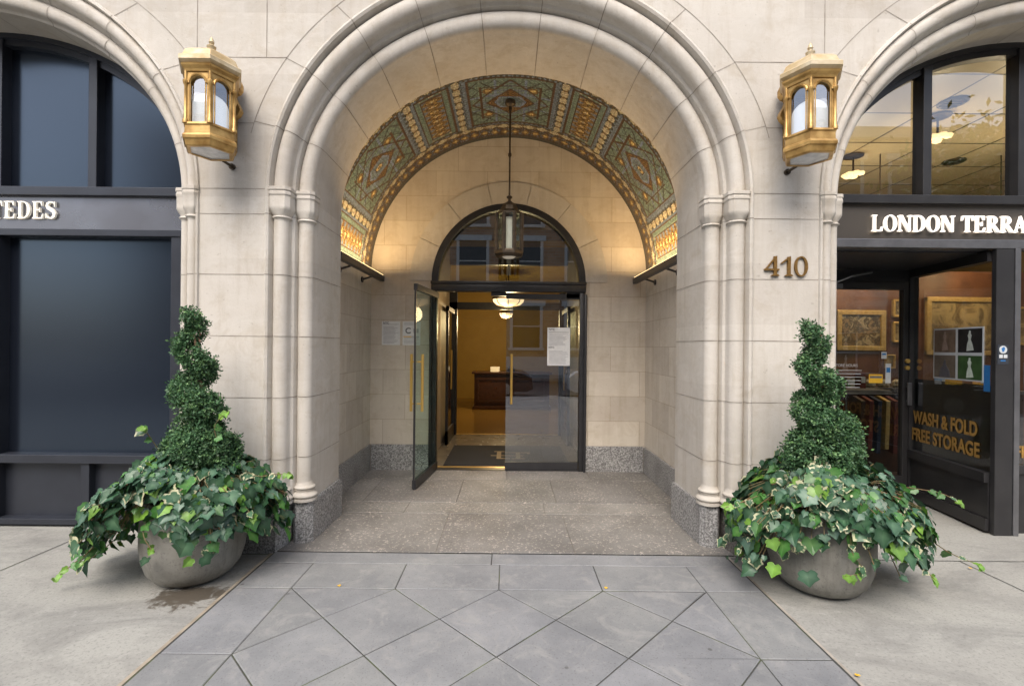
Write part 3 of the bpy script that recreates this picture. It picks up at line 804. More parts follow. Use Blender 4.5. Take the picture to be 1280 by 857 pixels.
# ------------------------------------------------------------ entrance door
ed = thing('entrance_door', 'black framed double glass entrance door under a round fanlight, left leaf standing open', 'door', (0, 5.85, 0))
YD = 5.84
m = MB()
pth = [(1, 'z', 0), (1, 'z', DZ)] 
def fr_pt(a, b, st): 
    return (a * cos(st), DZ + b * sin(st))
sts = [pi * i / 40 for i in range(41)]
def arch_bar(mb_, a_out, b_out, a_in, b_in, y0, y1, cx=0, cz=DZ, n=40, mi=0, t0=0, t1=pi):
    rows_ = []
    for i in range(n + 1):
        t = t0 + (t1 - t0) * i / n
        o = (cx + a_out * cos(t), cz + b_out * sin(t)); q = (cx + a_in * cos(t), cz + b_in * sin(t))
        rows_.append([(o[0], y0, o[1]), (q[0], y0, q[1]), (q[0], y1, q[1]), (o[0], y1, o[1])])
    mb_.grid(rows_, mi, True)
arch_bar(m, .928, .943, .865, .88, YD - .06, YD + .06)
arch_bar(m, .872, .887, .848, .862, YD - .09, YD - .02)
for s in (1, -1):
    m.box(s * .928, s * .862, YD - .06, YD + .06, .0, DZ, bev=.006)
    m.box(s * .945, s * .915, YD - .09, YD - .02, .0, 2.14, bev=.006)
m.box(-.93, .93, YD - .085, YD + .06, 2.17, 2.265, bev=.008); m.box(-.935, .935, YD - .10, YD + .02, 2.255, 2.29, bev=.006)
m.box(-.12 - .09, -.12 + .09, YD - .04, YD + .03, 2.12, 2.17); m.box(.70, .86, YD - .04, YD + .03, 2.10, 2.17)
m.box(-.86, .86, YD - .05, YD + .06, .008, .02)
m.build('door_frame', 'black_metal', ed, smooth=True, angle=30)
m = MB(); m.box(-.86, .86, YD + .06, YD + .12, .008, .022); m.build('threshold', 'brass', ed)
m = MB(); pts = [(.86 * cos(pi * i / 40), DZ + .01 + .87 * sin(pi * i / 40)) for i in range(41)]
m.prism(pts, lambda u, v, d: (u, d, v), YD + .0, YD + .008); m.build('fanlight_glass', 'glass_door', ed)
def leaf(hx, width, ang, closed_dir, glassname):
    """hinge at hx; local u runs from hinge to leading edge"""
    u = Vector((cos(ang), sin(ang), 0)); nrm = Vector((-sin(ang), cos(ang), 0)); O = Vector((hx, YD - .02, 0))
    def f(a, v, d): return tuple(O + u * a + nrm * d + Vector((0, 0, v)))
    par = None
    m1 = MB(); m1.prism([(0.005, .025), (width, .025), (width, .115), (.005, .115)], f, -.02, .02)
    m1.prism([(0.005, 2.085), (width, 2.085), (width, 2.15), (.005, 2.15)], f, -.02, .02)
    par = m1.build('glass_door', 'black_metal', ed)
    m2 = MB(); m2.prism([(.005, .117), (width - .003, .117), (width - .003, 2.083), (.005, 2.083)], f, -.006, .006); m2.build('glass_pane', glassname, par)
    for d in (-1, 1):
        m3 = MB(); c = width - .07
        m3.tube([f(c, .82, d * .06), f(c, 1.42, d * .06)], .0155, 10)
        for z in (.90, 1.34): m3.tube([f(c, z, d * .006), f(c, z, d * .06)], .009, 8)
        m3.build('door_handle', 'brass', par, smooth=True, angle=50)
    return par, f
leaf(.86, .885, pi, 1, 'glass_door')
lp, lf = leaf(-.86, .86, radians(-96.8), 1, 'glass_green')
m = MB(); 
m.prism([(.853, .02), (.868, .02), (.868, 2.15), (.853, 2.15)], lf, -.009, .009); m.build('edge_trim', 'black_metal', lp)

# notices
def textobj(txt, size, xf, name, mat, parent, ext=.001, off=0.0, sx=1.0, align='LEFT', fit=None):
    cu = bpy.data.curves.new(name, 'FONT'); cu.body = txt; cu.size = size; cu.extrude = ext; cu.offset = off; cu.align_x = align; cu.space_character = 1.03
    o = bpy.data.objects.new('tmp', cu); C.objects.link(o)
    bpy.context.view_layer.update()
    me = bpy.data.meshes.new_from_object(o.evaluated_get(bpy.context.evaluated_depsgraph_get()))
    bpy.data.objects.remove(o, do_unlink=True)
    if fit: sx = fit / max(v.co.x for v in me.vertices)
    for v in me.vertices: v.co = Vector(xf(v.co.x * sx, v.co.y, v.co.z))
    me.materials.clear(); me.materials.append(M[mat]); me.name = name
    ob = bpy.data.objects.new(name, me); C.objects.link(ob)
    if parent: ob.parent = parent; ob.matrix_parent_inverse = world_of(parent).inverted()
    return ob
def notice(x0, x1, z0, z1, y, label, head, kind, thick=.003):
    t = thing('paper_notice', label, 'notice', ((x0 + x1) / 2, y, z0), 'printed notices at the entrance')
    m = MB(); m.box(x0, x1, y - thick, y, z0, z1); m.build('sheet', 'paper', t)
    w, hh = x1 - x0, z1 - z0; yt = y - thick - .0008
    r = random.Random(int(x0 * 100))
    m = MB()
    def lines(za, zb, n, l0=.08, l1=.92, hgt=.35):
        for k in range(n):
            z = za + (zb - za) * (k + .5) / n; st_ = (zb - za) / n * hgt
            m.box(x0 + w * l0, x0 + w * (l1 - r.uniform(0, .25)), yt, yt + .0005, z - st_ / 2, z + st_ / 2)
    if kind == 'C':
        lines(z0 + hh * .05, z0 + hh * .33, 5); lines(z0 + hh * .84, z0 + hh * .96, 3)
    elif kind == 'B':
        lines(z0 + hh * .04, z0 + hh * .40, 12); m.build('printed_text', 'ink_light', t); m = MB(); lines(z0 + hh * .52, z0 + hh * .84, 10)
    else:
        lines(z0 + hh * .06, z0 + hh * .80, 14)
    m.build('printed_text', 'ink_light', t)
    P = lambda ox, oz: (lambda u, v, d: (ox + u, yt - d, oz + v))
    if kind == 'C':
        textobj('C', hh * .34, P(x0 + w * .15, z0 + hh * .50), 'printed_letter', 'ink', t, .0006, .003)
        m = MB(); m.box(x0 + w * .05, x0 + w * .5, yt - .0005, yt, z0 + hh * .38, z0 + hh * .34); m.build('yellow_stripe', 'ink_yellow', t)
        m = MB(); m.box(x0 + w * .5, x0 + w * .93, yt - .0005, yt, z0 + hh * .38, z0 + hh * .34); m.box(x0 + w * .60, x0 + w * .72, yt - .0005, yt, z0 + hh * .52, z0 + hh * .70); m.box(x0 + w * .78, x0 + w * .9, yt - .0005, yt, z0 + hh * .52, z0 + hh * .70); m.build('printed_block', 'ink_light', t)
    if head:
        textobj(head, hh * (.12 if kind != 'B' else .075), P(x0 + w * .06, z1 - hh * (.11 if kind != 'B' else .075)), 'printed_heading', 'ink', t, .0006, .001)
        m = MB(); m.box(x0 + w * .06, x1 - w * .06, yt - .0005, yt, z1 - hh * .13, z1 - hh * .118); m.build('printed_rule', 'ink', t)
    if kind == 'B': textobj(head, hh * .07, P(x0 + w * .06, z0 + hh * .455), 'printed_heading', 'ink', t, .0006, .001)
    return t
k = BK / 600
notice(-1.525, -1.305, 1.515, 1.80, BK - .001, 'white notice with rows of small print, farther from the glass door', 'NYC', 'A')
notice(-1.275, -1.06, 1.515, 1.80, BK - .001, 'white notice with a large letter C beside the open glass door', '', 'C')
notice(.475, .75, 1.285, 1.745, YD - .030, 'tall white double notice taped on the closed glass door', 'NYC', 'B', .0015)

# light bars
def light_bar(s):
    t = thing('light_bar', 'black linear light bar throwing warm light up the %s springing of the mosaic vault' % ('right hand' if s > 0 else 'left hand'), 'lamp', (s * 1.52, 5.0, 2.3), 'linear light bars below the vault')
    m = MB(); m.box(s * 1.49, s * 1.545, 4.27, 5.77, 2.275, 2.345, bev=.006); m.build('housing', 'black_metal', t)
    m = MB(); m.box(s * 1.50, s * 1.535, 4.30, 5.74, 2.346, 2.352); m.build('light_strip', 'strip', t)
    for y in (4.7, 5.42):
        m = MB(); m.tube([(s * 1.53, y, 2.29), (s * 1.655, y, 2.25)], .011, 8); m.lathe(0, 0, [(.0, 0)], 3) if False else None
        m.tube([(s * 1.645, y, 2.25), (s * 1.659, y, 2.25)], .032, 12); m.build('bracket', 'black_metal', t, smooth=True, angle=40)
    L = bpy.data.lights.new('bar_light', 'AREA'); L.shape = 'RECTANGLE'; L.size = .03; L.size_y = 1.15; L.energy = 10; L.color = (1, .68, .34)
    lo_ = bpy.data.objects.new('bar_light', L); C.objects.link(lo_); lo_.location = (s * 1.50, 4.93, 2.37)
    lo_.rotation_euler = (Vector((0, 0, 1)) ).to_track_quat('-Z', 'Y').to_euler()
    lo_.rotation_euler = Euler((pi, 0, 0)); lo_.parent = t; lo_.matrix_parent_inverse = world_of(t).inverted()
light_bar(1); light_bar(-1)

# ------------------------------------------------------------ pendant lantern in the passage
pl = thing('pendant_lantern', 'dark bronze octagonal lantern hanging on a long rod from the mosaic vault', 'lantern', (.0, 4.93, 4.0))
PX, PY = 0.0, 4.93
m = MB(); m.lathe(PX, PY, [(.05, 4.03), (.055, 4.0), (.05, 3.985), (.02, 3.965), (.016, 3.93)], 20); m.build('ceiling_rose', 'bronze', pl, smooth=True)
m = MB(); m.lathe(PX, PY, [(.009, 3.95), (.009, 3.50), (.018, 3.485), (.018, 3.465), (.009, 3.45), (.009, 3.06), (.03, 3.045), (.03, 3.035), (.014, 3.02), (.014, 2.99)], 12); m.build('rod', 'bronze', pl, smooth=True)
off8 = pi / 8
def ring8(r, z): return [(PX + r * cos(off8 + pi / 4 * k), PY + r * sin(off8 + pi / 4 * k), z) for k in range(8)]
m = MB(); m.grid([ring8(r, z) for r, z in ((.02, 3.0), (.035, 2.985), (.06, 2.97), (.085, 2.94), (.10, 2.90), (.13, 2.875), (.145, 2.865), (.145, 2.85), (.10, 2.85))], 0, True); m.build('lantern_cap', 'bronze', pl)
m = MB(); m.grid([ring8(r, z) for r, z in ((.11, 2.49), (.148, 2.49), (.155, 2.475), (.155, 2.45), (.135, 2.43), (.11, 2.425), (.075, 2.425), (.075, 2.435))], 0, True); m.build('lantern_base', 'bronze', pl)
for k in range(8):
    a = off8 + pi / 4 * k; m = MB(); m.tube([(PX + .135 * cos(a), PY + .135 * sin(a), 2.47), (PX + .135 * cos(a), PY + .135 * sin(a), 2.86)], .021, 8); m.build('corner_bar', 'bronze', pl, smooth=True)
    a2 = off8 + pi / 4 * (k + .5); r = .128; w = .042
    m = MB(); c, s_ = cos(a2), sin(a2)
    f = lambda u, v, d: (PX + (r + d) * c - u * s_, PY + (r + d) * s_ + u * c, v)
    m.prism([(-w, 2.49), (w, 2.49), (w, 2.86), (-w, 2.86)], f, -.002, .002); m.build('lantern_pane', 'glass', pl)
m = MB(); m.lathe(PX, PY, [(.068, 2.50), (.068, 2.80), (.05, 2.83)], 24); m.build('opal_tube', 'tube_glass', pl, smooth=True)
m = MB(); m.lathe(PX, PY, [(.074, 2.432), (.05, 2.415), (.001, 2.41)], 20); m.build('bottom_glass', 'tube_glass', pl, smooth=True)

# ------------------------------------------------------------ gilt wall lanterns
def wall_lantern():
    cx, cy = 0, 3.255
    t = thing('wall_lantern', 'x', 'lantern', (0, F, 2.75), 'gilded wall lanterns flanking the entrance arch')
    H = lambda r, z: [(cx + r * cos(pi / 3 * k), cy + r * sin(pi / 3 * k), z) for k in range(6)]
    m = MB(); m.grid([H(r, z) for r, z in ((.18, 3.315), (.205, 3.335), (.205, 3.36), (.195, 3.37), (.185, 3.37), (.165, 3.415), (.14, 3.435), (.10, 3.445))], 0, True); m.add(H(.10, 3.445), [list(range(6))]); m.add(H(.18, 3.315), [list(range(6))])
    rf = m.build('roof', 'gold_pale', t)
    m = MB(); m.lathe(cx, cy, [(.03, 3.44), (.035, 3.46), (.018, 3.475), (.026, 3.50), (.03, 3.515), (.012, 3.53), (.018, 3.545), (.012, 3.565), (.001, 3.585)], 14); m.build('finial', 'gold_pale', rf, smooth=True)
    m = MB(); m.grid([H(r, z) for r, z in ((.185, 3.33), (.178, 3.318), (.192, 3.312), (.188, 3.30), (.172, 3.285), (.168, 3.27), (.150, 3.268))], 0, True); m.build('cornice', 'gold', t)
    # lower mouldings
    m = MB(); m.grid([H(r, z) for r, z in ((.150, 2.945), (.166, 2.943), (.170, 2.93), (.162, 2.92), (.164, 2.875), (.172, 2.868), (.178, 2.855), (.176, 2.838), (.166, 2.832), (.158, 2.80), (.150, 2.792), (.128, 2.792))], 0, True); m.build('base_moulding', 'gold', t)
    m = MB(); m.grid([H(r, z) for r, z in ((.14, 2.799), (.10, 2.797), (.001, 2.795))], 0, True); m.build('bottom_glass', 'lamp_glass', t)
    R = .158; ap = R * cos(pi / 6); hw = R / 2
    for k in range(6):
        a = pi / 3 * (k + .5); c, s_ = cos(a), sin(a)
        f = lambda u, v, d: (cx + (ap + d) * c - u * s_, cy + (ap + d) * s_ + u * c, v)
        w = .057; zb, zs = 2.945, 3.195
        # face plate with an arched opening
        op = [(w, zb)] + [(w * cos(pi * i / 14), zs + w * sin(pi * i / 14)) for i in range(15)] + [(-w, zb)]
        m = MB()
        # left/right stiles and spandrels
        n = len(op)
        outer = []
        for (u, v) in op:
            if v <= zs: outer.append((hw if u > 0 else -hw, v))
            else:
                tt = (v - zs) / w; outer.append((max(-hw, min(hw, u / w * hw * 1.0)) if tt > .8 else (hw if u > 0 else -hw), 3.275 if tt > .8 else min(3.275, zs + tt * .085)))
        # simple ruled plate
        for i in range(n - 1):
            A, B, Cc, D_ = op[i], op[i + 1], outer[i + 1], outer[i]
            m.add([f(A[0], A[1], 0), f(B[0], B[1], 0), f(Cc[0], Cc[1], 0), f(D_[0], D_[1], 0)], [[0, 1, 2, 3]])
            m.add([f(A[0], A[1], 0), f(B[0], B[1], 0), f(B[0], B[1], -.02), f(A[0], A[1], -.02)], [[0, 1, 2, 3]])
        m.add([f(-hw, 3.2, -.001), f(hw, 3.2, -.001), f(hw, 3.278, -.001), f(-hw, 3.278, -.001)], [[0, 1, 2, 3]]) if False else None
        m.tube([f(u, v, .004) for u, v in op if v >= zs], .0075, 6)
        m.tube([f(u * .88, v if v < zs else zs + (v - zs) * .88, .001) for u, v in op], .0045, 5)
        fp = m.build('window_frame', 'gold', t)
        m = MB(); m.prism(op, f, -.018, -.014); m.build('glass_pane', 'seeded', fp)
    for k in range(6):
        a = pi / 3 * k; x, y = cx + R * cos(a), cy + R * sin(a)
        m = MB(); m.lathe(x, y, [(.018, 2.935), (.018, 2.955), (.011, 2.968), (.0095, 3.175), (.015, 3.19), (.018, 3.20), (.018, 3.212), (.010, 3.22), (.010, 3.275)], 12); m.build('corner_column', 'gold', t, smooth=True, angle=40)
    m = MB(); m.lathe(cx, cy, [(.105, 2.95), (.105, 3.10)] + [(.105 * cos(pi / 2 * q_ / 8), 3.10 + .085 * sin(pi / 2 * q_ / 8)) for q_ in range(1, 9)], 28); m.build('opal_tube', 'opal', t, smooth=True)
    # scroll bracket to the wall
    m = MB()
    lobe = [(0, 3.44), (.05, 3.43), (.06, 3.405), (.085, 3.395), (.098, 3.365), (.098, 3.325), (.080, 3.30), (.060, 3.295), (.052, 3.28), (.065, 3.25), (.092, 3.20), (.10, 3.175), (.085, 3.145), (.055, 3.12), (.03, 3.06), (0, 3.02)]
    m.prism(lobe + [(-a_, b_) for a_, b_ in lobe[1:-1]][::-1], lambda u, v, d: (u, d, v), 3.43, 3.475)
    prof = [(3.38, 3.20), (3.44, 3.215), (3.47, 3.20), (3.485, 3.16), (3.475, 3.125), (3.45, 3.105), (3.455, 3.08), (3.475, 3.05), (3.49, 3.0), (3.485, 2.96), (3.44, 2.92), (3.38, 2.89)]
    m.prism(prof, lambda u, v, d: (d, u, v), -.022, .022)
    m.box(-.035, .035, 3.488, F - .001, 2.90, 3.22, bev=.006)
    m.build('scroll_bracket', 'gold', t)
    m = MB(); m.tube([(0, 3.40, 2.80), (0, 3.51, 2.80)], .010, 8); m.tube([(0, 3.50, 2.80), (0, F - .001, 2.80)], .022, 10); m.build('stay_rod', 'bronze', t, smooth=True)
    return t
wl = wall_lantern(); wl.location.x = -2.03; wl['label'] = 'gilded hexagonal wall lantern left of the entrance arch, by the blacked out windows'
w2 = copy_tree(wl); w2.location.x = 2.03; w2['label'] = 'gilded hexagonal wall lantern above the brass house number, near the lit shop window'

# ------------------------------------------------------------ glyphs
def stroke(pts):
    """pts: (x,y,halfwidth_x,halfwidth_y)? -> outline from centre line with width"""
    L_, R_ = [], []
    for i, (x, y, w) in enumerate(pts):
        a = Vector(pts[max(i - 1, 0)][:2]); b = Vector(pts[min(i + 1, len(pts) - 1)][:2]); d = (b - a).normalized()
        L_.append((x - d.y * w, y + d.x * w)); R_.append((x + d.y * w, y - d.x * w))
    return L_ + R_[::-1]
def R4(x0, y0, x1, y1): return [(x0, y0), (x1, y0), (x1, y1), (x0, y1)]
TW, HW, SH = .085, .035, .05     # thick half, thin half, serif height
def serif(cx, y, w): return [(cx - w, y), (cx + w, y), (cx + w, y + SH), (cx - w, y + SH)]
def wedge(cx, y, w, up=1): return [(cx - w, y), (cx + w, y), (cx + w, y + .035 * up), (cx + .08, y + .10 * up), (cx - .08, y + .10 * up), (cx - w, y + .035 * up)]
def ringstrokes(cx, cy, rx, ry, th, tn, a0=0, a1=360, n=28):
    pts = []
    for i in range(n + 1):
        a = radians(a0 + (a1 - a0) * i / n); w = tn + (th - tn) * cos(a) ** 2
        pts.append((cx + (rx - w) * cos(a), cy + (ry - w) * sin(a), w))
    return pts
def split_ring(pts, k=4):
    n = len(pts) - 1; out = []
    for i in range(k):
        a, b = n * i // k, n * (i + 1) // k
        out.append(stroke_seg(pts, a, b))
    return out
def stroke_seg(pts, a, b):
    L_, R_ = [], []
    n = len(pts)
    for i in range(a, b + 1):
        x, y, w = pts[i]
        p0 = pts[i - 1] if i > 0 else (pts[-2] if (abs(pts[0][0] - pts[-1][0]) + abs(pts[0][1] - pts[-1][1])) < 1e-4 else pts[0])
        p1 = pts[i + 1] if i < n - 1 else (pts[1] if (abs(pts[0][0] - pts[-1][0]) + abs(pts[0][1] - pts[-1][1])) < 1e-4 else pts[-1])
        d = (Vector(p1[:2]) - Vector(p0[:2])).normalized()
        L_.append((x - d.y * w, y + d.x * w)); R_.append((x + d.y * w, y - d.x * w))
    return L_ + R_[::-1]
def glyph(ch):
    P = []
    if ch == 'L': P = [R4(.12, 0, .29, 1), wedge(.205, 0, .17), wedge(.205, 1, .17, -1), [(.2, 0), (.70, 0), (.74, .30), (.69, .30), (.60, .07), (.2, .07)]]; adv = .78
    elif ch == 'O': P = split_ring(ringstrokes(.46, .5, .43, .52, .095, .03)); adv = .94
    elif ch == '0': P = split_ring(ringstrokes(.36, .5, .34, .52, .065, .035)); adv = .76
    elif ch == 'N': P = [R4(.12, 0, .18, 1), wedge(.15, 0, .13), [(.04, 1), (.26, 1), (.78, .0), (.82, 0), (.82, .12), (.22, .95), (.04, .96)], R4(.765, .0, .825, 1), wedge(.795, 1, .13, -1), [(.10, 1), (.29, 1), (.83, 0), (.66, 0)]]; adv = .96
    elif ch == 'D': P = [R4(.12, 0, .29, 1), wedge(.205, 0, .17), wedge(.205, 1, .17, -1)] + split_ring([(.2, .03, .03), (.33, .03, .03)] + ringstrokes(.38, .5, .46, .5, .095, .03, -90, 90, 18) + [(.2, .97, .03)], 3); adv = .90
    elif ch == 'T': P = [R4(.30, 0, .47, 1), wedge(.385, 0, .17), [(.02, 1), (.75, 1), (.78, .70), (.73, .70), (.66, .92), (.11, .92), (.04, .70), (-.01, .70)]]; adv = .80
    elif ch == 'E': P = [R4(.12, 0, .29, 1), wedge(.205, 0, .17), wedge(.205, 1, .17, -1), [(.2, 0), (.68, 0), (.73, .28), (.68, .28), (.60, .07), (.2, .07)], [(.2, 1), (.66, 1), (.67, .74), (.62, .74), (.56, .93), (.2, .93)], R4(.25, .475, .50, .54), R4(.48, .38, .53, .63)]; adv = .80
    elif ch == 'R': P = [R4(.12, 0, .29, 1), wedge(.205, 0, .17), wedge(.205, 1, .17, -1)] + split_ring([(.2, .49, .03), (.33, .49, .03)] + ringstrokes(.38, .73, .32, .27, .085, .03, -90, 90, 14) + [(.2, .97, .03)], 3) + [[(.34, .48), (.50, .48), (.84, .05), (.88, .0), (.66, 0)]]; adv = .90
    elif ch == 'A': P = [[(.08, 0), (.15, 0), (.44, .92), (.42, 1.02), (.40, 1.0)], [(.38, 1.02), (.46, 1.02), (.82, 0), (.62, 0)], R4(.22, .28, .66, .34), wedge(.11, 0, .12), wedge(.72, 0, .16)]; adv = .90
    elif ch == 'C': P = split_ring(ringstrokes(.46, .5, .42, .52, .095, .03, 42, 318, 24), 3) + [R4(.74, .70, .79, .97), R4(.74, .05, .79, .27)]; adv = .88
    elif ch == 'S': 
        c = [(.60, .74), (.56, .88), (.42, .965), (.27, .955), (.15, .87), (.12, .74), (.20, .62), (.36, .53), (.50, .44), (.58, .31), (.54, .14), (.42, .045), (.26, .035), (.12, .13), (.07, .27)]
        w = [.02, .03, .035, .05, .075, .09, .095, .10, .10, .095, .08, .055, .035, .03, .02]
        P = [stroke_seg([(a[0], a[1], b_) for a, b_ in zip(c, w)], i, i + 7) for i in (0, 7)] + [R4(.57, .68, .62, .99), R4(.05, .01, .10, .32)]; adv = .72
    elif ch == '1': P = [R4(.34, 0, .50, .98), wedge(.42, 0, .20), [(.0, .66), (.05, .62), (.36, .86), (.50, .98), (.50, 1.02), (.44, 1.0)]]; adv = .68
    elif ch == '4': P = [R4(.50, 0, .66, 1), wedge(.58, 0, .20), R4(.02, .28, .78, .37), [(.02, .30), (.10, .30), (.66, .98), (.66, 1.02), (.60, 1.02)]]; adv = .86
    return P, adv
def word(txt, x, z, hgt, y, mat, parent, name='letter', depth=.02, sx=1.0, sp=.0):
    for ch in txt:
        if ch == ' ': x += hgt * .42 * sx; continue
        P, adv = glyph(ch); m = MB()
        for q, poly in enumerate(P):
            m.prism(poly, lambda u, v, d: (x + u * hgt * sx, d, z + v * hgt), y - depth - .0004 * q, y)
        m.build(name, mat, parent)
        x += (adv + sp) * hgt * sx
    return x

hn = thing('house_number', 'aged brass street number 410 fixed to the limestone pier', 'house number', (1.98, F, 2.02))
word('410', 1.865, 2.040, .143, F - .003, 'digit', hn, 'digit', .014, 1.0, .0)

# ------------------------------------------------------------ left storefront
YS = 3.95
def shopfront_frame(mb_, s, mullions_top, lower=True):
    cx = s * SX
    arch_bar(mb_, 1.80, 1.47, 1.69, 1.36, YS - .03, YS + .10, cx, SPR, 60)
    arch_bar(mb_, 1.70, 1.37, 1.645, 1.315, YS + .0, YS + .08, cx, SPR, 60)
    mb_.box(cx - 1.8, cx + 1.8, YS - .04, YS + .1, 2.705, 2.775, bev=.004)
    for x in mullions_top:
        mb_.box(x - .035, x + .035, YS - .02, YS + .09, 2.775, SPR + 1.37 * sqrt(max(0, 1 - ((x - cx) / 1.69) ** 2)), bev=.004)
lf_ = thing('storefront', 'blacked out arched shop window with slate grey framing on the left', 'shop window', (-SX, YS, 0))
m = MB(); shopfront_frame(m, -1, [-3.42, -4.20, -4.98])
m.box(-6.0, -2.4, YS - .04, YS + .1, 2.375, 2.43, bev=.004)          # below sign
m.box(-6.0, -2.4, YS - .04, YS + .1, .52, .59, bev=.004)
m.box(-6.0, -2.4, YS - .04, YS + .1, .02, .07, bev=.004)
m.box(-2.76, -2.4, YS - .03, YS + .1, .03, 2.40, bev=.004); m.box(-4.235, -4.165, YS - .03, YS + .1, .03, 2.40, bev=.004); m.box(-6.0, -5.7, YS - .03, YS + .1, .03, 2.40, bev=.004)
m.box(-3.49, -3.42, YS - .02, YS + .1, .06, .53, bev=.004); m.box(-4.95, -4.88, YS - .02, YS + .1, .06, .53, bev=.004)
m.build('frame', 'grey_metal', lf_)
def pane_arch(s, x0, x1, y, zb, mat, name, par, th=.01, a=1.66, b=1.33):
    m = MB(); cx = s * SX; n = 16; pts = [(x1, zb), (x0, zb)]
    for i in range(n + 1):
        x = x0 + (x1 - x0) * i / n; q = 1 - ((x - cx) / a) ** 2
        pts.append((x, max(zb + .001, SPR + b * sqrt(max(0, q)))))
    m.prism(pts, lambda u, v, d: (u, d, v), y, y + th); return m.build(name, mat, par)
for a, b in ((-5.83, -4.98), (-4.98, -4.20), (-4.20, -3.42), (-3.42, -2.57)): pane_arch(-1, a + .02, b - .02, YS + .06, 2.77, 'panel', 'blackout_pane', lf_)
for a, b in ((-5.72, -4.22), (-4.18, -2.74)):
    m = MB(); m.box(a, b, YS + .06, YS + .07, .57, 2.39); m.build('blackout_pane', 'panel', lf_)
for a, b in ((-5.72, -4.92), (-4.9, -4.2), (-4.18, -3.47), (-3.44, -2.74)):
    m = MB(); m.box(a, b, YS + .04, YS + .05, .05, .55); m.build('kick_panel', 'grey_metal', lf_)
m = MB(); m.box(-6.0, -2.4, YS + .0, YS + .05, 2.43, 2.705)
m.build('sign_panel', 'sign_left', lf_)
sg = thing('sign_lettering', 'cream metal letters TEDES on the left shop fascia', 'sign', (-4.0, YS, 2.5))
word('TEDES', -4.255, 2.516, .142, YS - .002, 'letter', sg, 'letter', .018, .93, .03)
for x in (-4.1, -3.86, -3.3):
    pass

# ------------------------------------------------------------ right storefront
rf_ = thing('storefront', 'dark framed arched shop window with lit interior and recessed doorway on the right', 'shop window', (SX, YS, 0))
m = MB(); shopfront_frame(m, 1, [3.42, 4.20, 4.98])
m.build('frame', 'shop_metal', rf_)
m = MB(); m.box(2.4, 6.0, YS - .035, YS + .1, 2.345, 2.415, bev=.004); m.build('head_rail', 'shop_alu', rf_)
m = MB(); m.box(2.4, 6.0, YS + .0, YS + .05, 2.415, 2.705); m.build('sign_panel', 'sign_right', rf_)
m = MB(); m.box(3.985, 4.13, YS - .03, YS + .012, 0, 2.345, bev=.004); m.build('corner_post', 'shop_metal', rf_)
m = MB(); m.box(4.135, 4.18, YS - .035, YS + .05, 0, 2.345, bev=.003); m.build('window_stile', 'shop_alu', rf_)
m = MB(); m.box(4.18, 6.0, YS + .03, YS + .06, 0, .50); m.box(4.18, 6.0, YS - .0, YS + .08, .50, .57, bev=.004); m.build('kick_panel', 'shop_metal', rf_)
m = MB(); m.box(4.18, 6.0, YS + .03, YS + .038, .57, 2.345); m.build('window_pane', 'glass_dark', rf_)
for a, b in ((2.57, 3.42), (3.42, 4.20), (4.20, 4.98), (4.98, 5.83)): pane_arch(1, a + .02, b - .02, YS + .045, 2.77, 'glass_dark', 'window_pane', rf_)
# vestibule: ceiling, left wall, angled window, door
m = MB(); m.box(2.6, 4.3, YS + .1, 5.0, 2.33, 2.36); m.build('vestibule_ceiling', 'black_metal', rf_)
m = MB(); m.box(2.55, 2.6, YS + .05, 5.0, 0, 2.36); m.build('vestibule_side', 'shop_metal', rf_)
# return window
A_ = Vector((3.998, YS + .015)); B_ = Vector((4.15, 4.93)); du = (B_ - A_).normalized(); LN = (B_ - A_).length; nv = Vector((-du.y, du.x))
def rw(u, v, d): q = A_ + du * u + nv * d; return (q.x, q.y, v)
m = MB(); m.prism(R4(0, .02, LN, .12), rw, -.04, .04); m.prism(R4(0, .42, LN, .50), rw, -.04, .05); m.prism(R4(0, .12, LN, .42), rw, -.02, .02)
m.prism(R4(0, 2.25, LN, 2.33), rw, -.04, .04); m.prism(R4(LN - .028, .02, LN, 2.33), rw, -.041, .041)
m.build('side_window_frame', 'shop_metal', rf_)
m = MB(); m.prism(R4(0, .50, LN - .028, 2.25), rw, -.004, .004); m.build('side_window_pane', 'glass_dark', rf_)
m = MB(); m.prism(R4(.01, .50, LN - .028, 1.22), rw, -.02, -.015); m.build('black_film', 'mat_black', rf_)
# door
YV = 4.95
m = MB()
m.box(3.08, 3.15, YV - .03, YV + .03, 0, 2.20, bev=.004); m.box(4.05, 4.13, YV - .03, YV + .03, 0, 2.2, bev=.004); m.box(3.08, 4.13, YV - .032, YV + .032, 2.13, 2.21, bev=.004); m.box(3.08, 4.13, YV - .028, YV + .028, .01, .22, bev=.004)
m.box(2.6, 3.08, YV - .02, YV + .02, 0, 2.33); m.box(3.0, 4.2, YV - .02, YV + .02, 2.21, 2.33)
sdr = m.build('shop_door', 'shop_metal', rf_)
m = MB(); m.box(3.15, 4.05, YV - .004, YV + .004, .22, 2.13); m.build('glass_pane', 'glass_dark', sdr)
m = MB(); m.box(4.07, 4.11, YV - .075, YV - .055, .95, 1.18, bev=.004); m.box(4.085, 4.095, YV - .06, YV - .03, .98, 1.0); m.box(4.085, 4.095, YV - .06, YV - .03, 1.13, 1.15); m.build('door_handle', 'shop_alu', sdr)
for z in (1.40, 1.33):
    m = MB(); m.tube([(4.09, YV - .045, z), (4.09, YV - .03, z)], .022, 14); m.build('lock', 'brass', sdr, smooth=True, angle=40)
m = MB(); m.tube([(3.25, YV - .05, 2.16), (3.45, YV - .12, 2.25), (3.7, YV - .06, 2.30)], .012, 6); m.box(3.15, 3.4, YV - .07, YV - .03, 2.13, 2.18); m.build('door_closer', 'shop_alu', sdr)
sg2 = thing('sign_lettering', 'glowing white letters LONDON TERRACE on the right shop fascia', 'sign', (3.9, YS, 2.5))
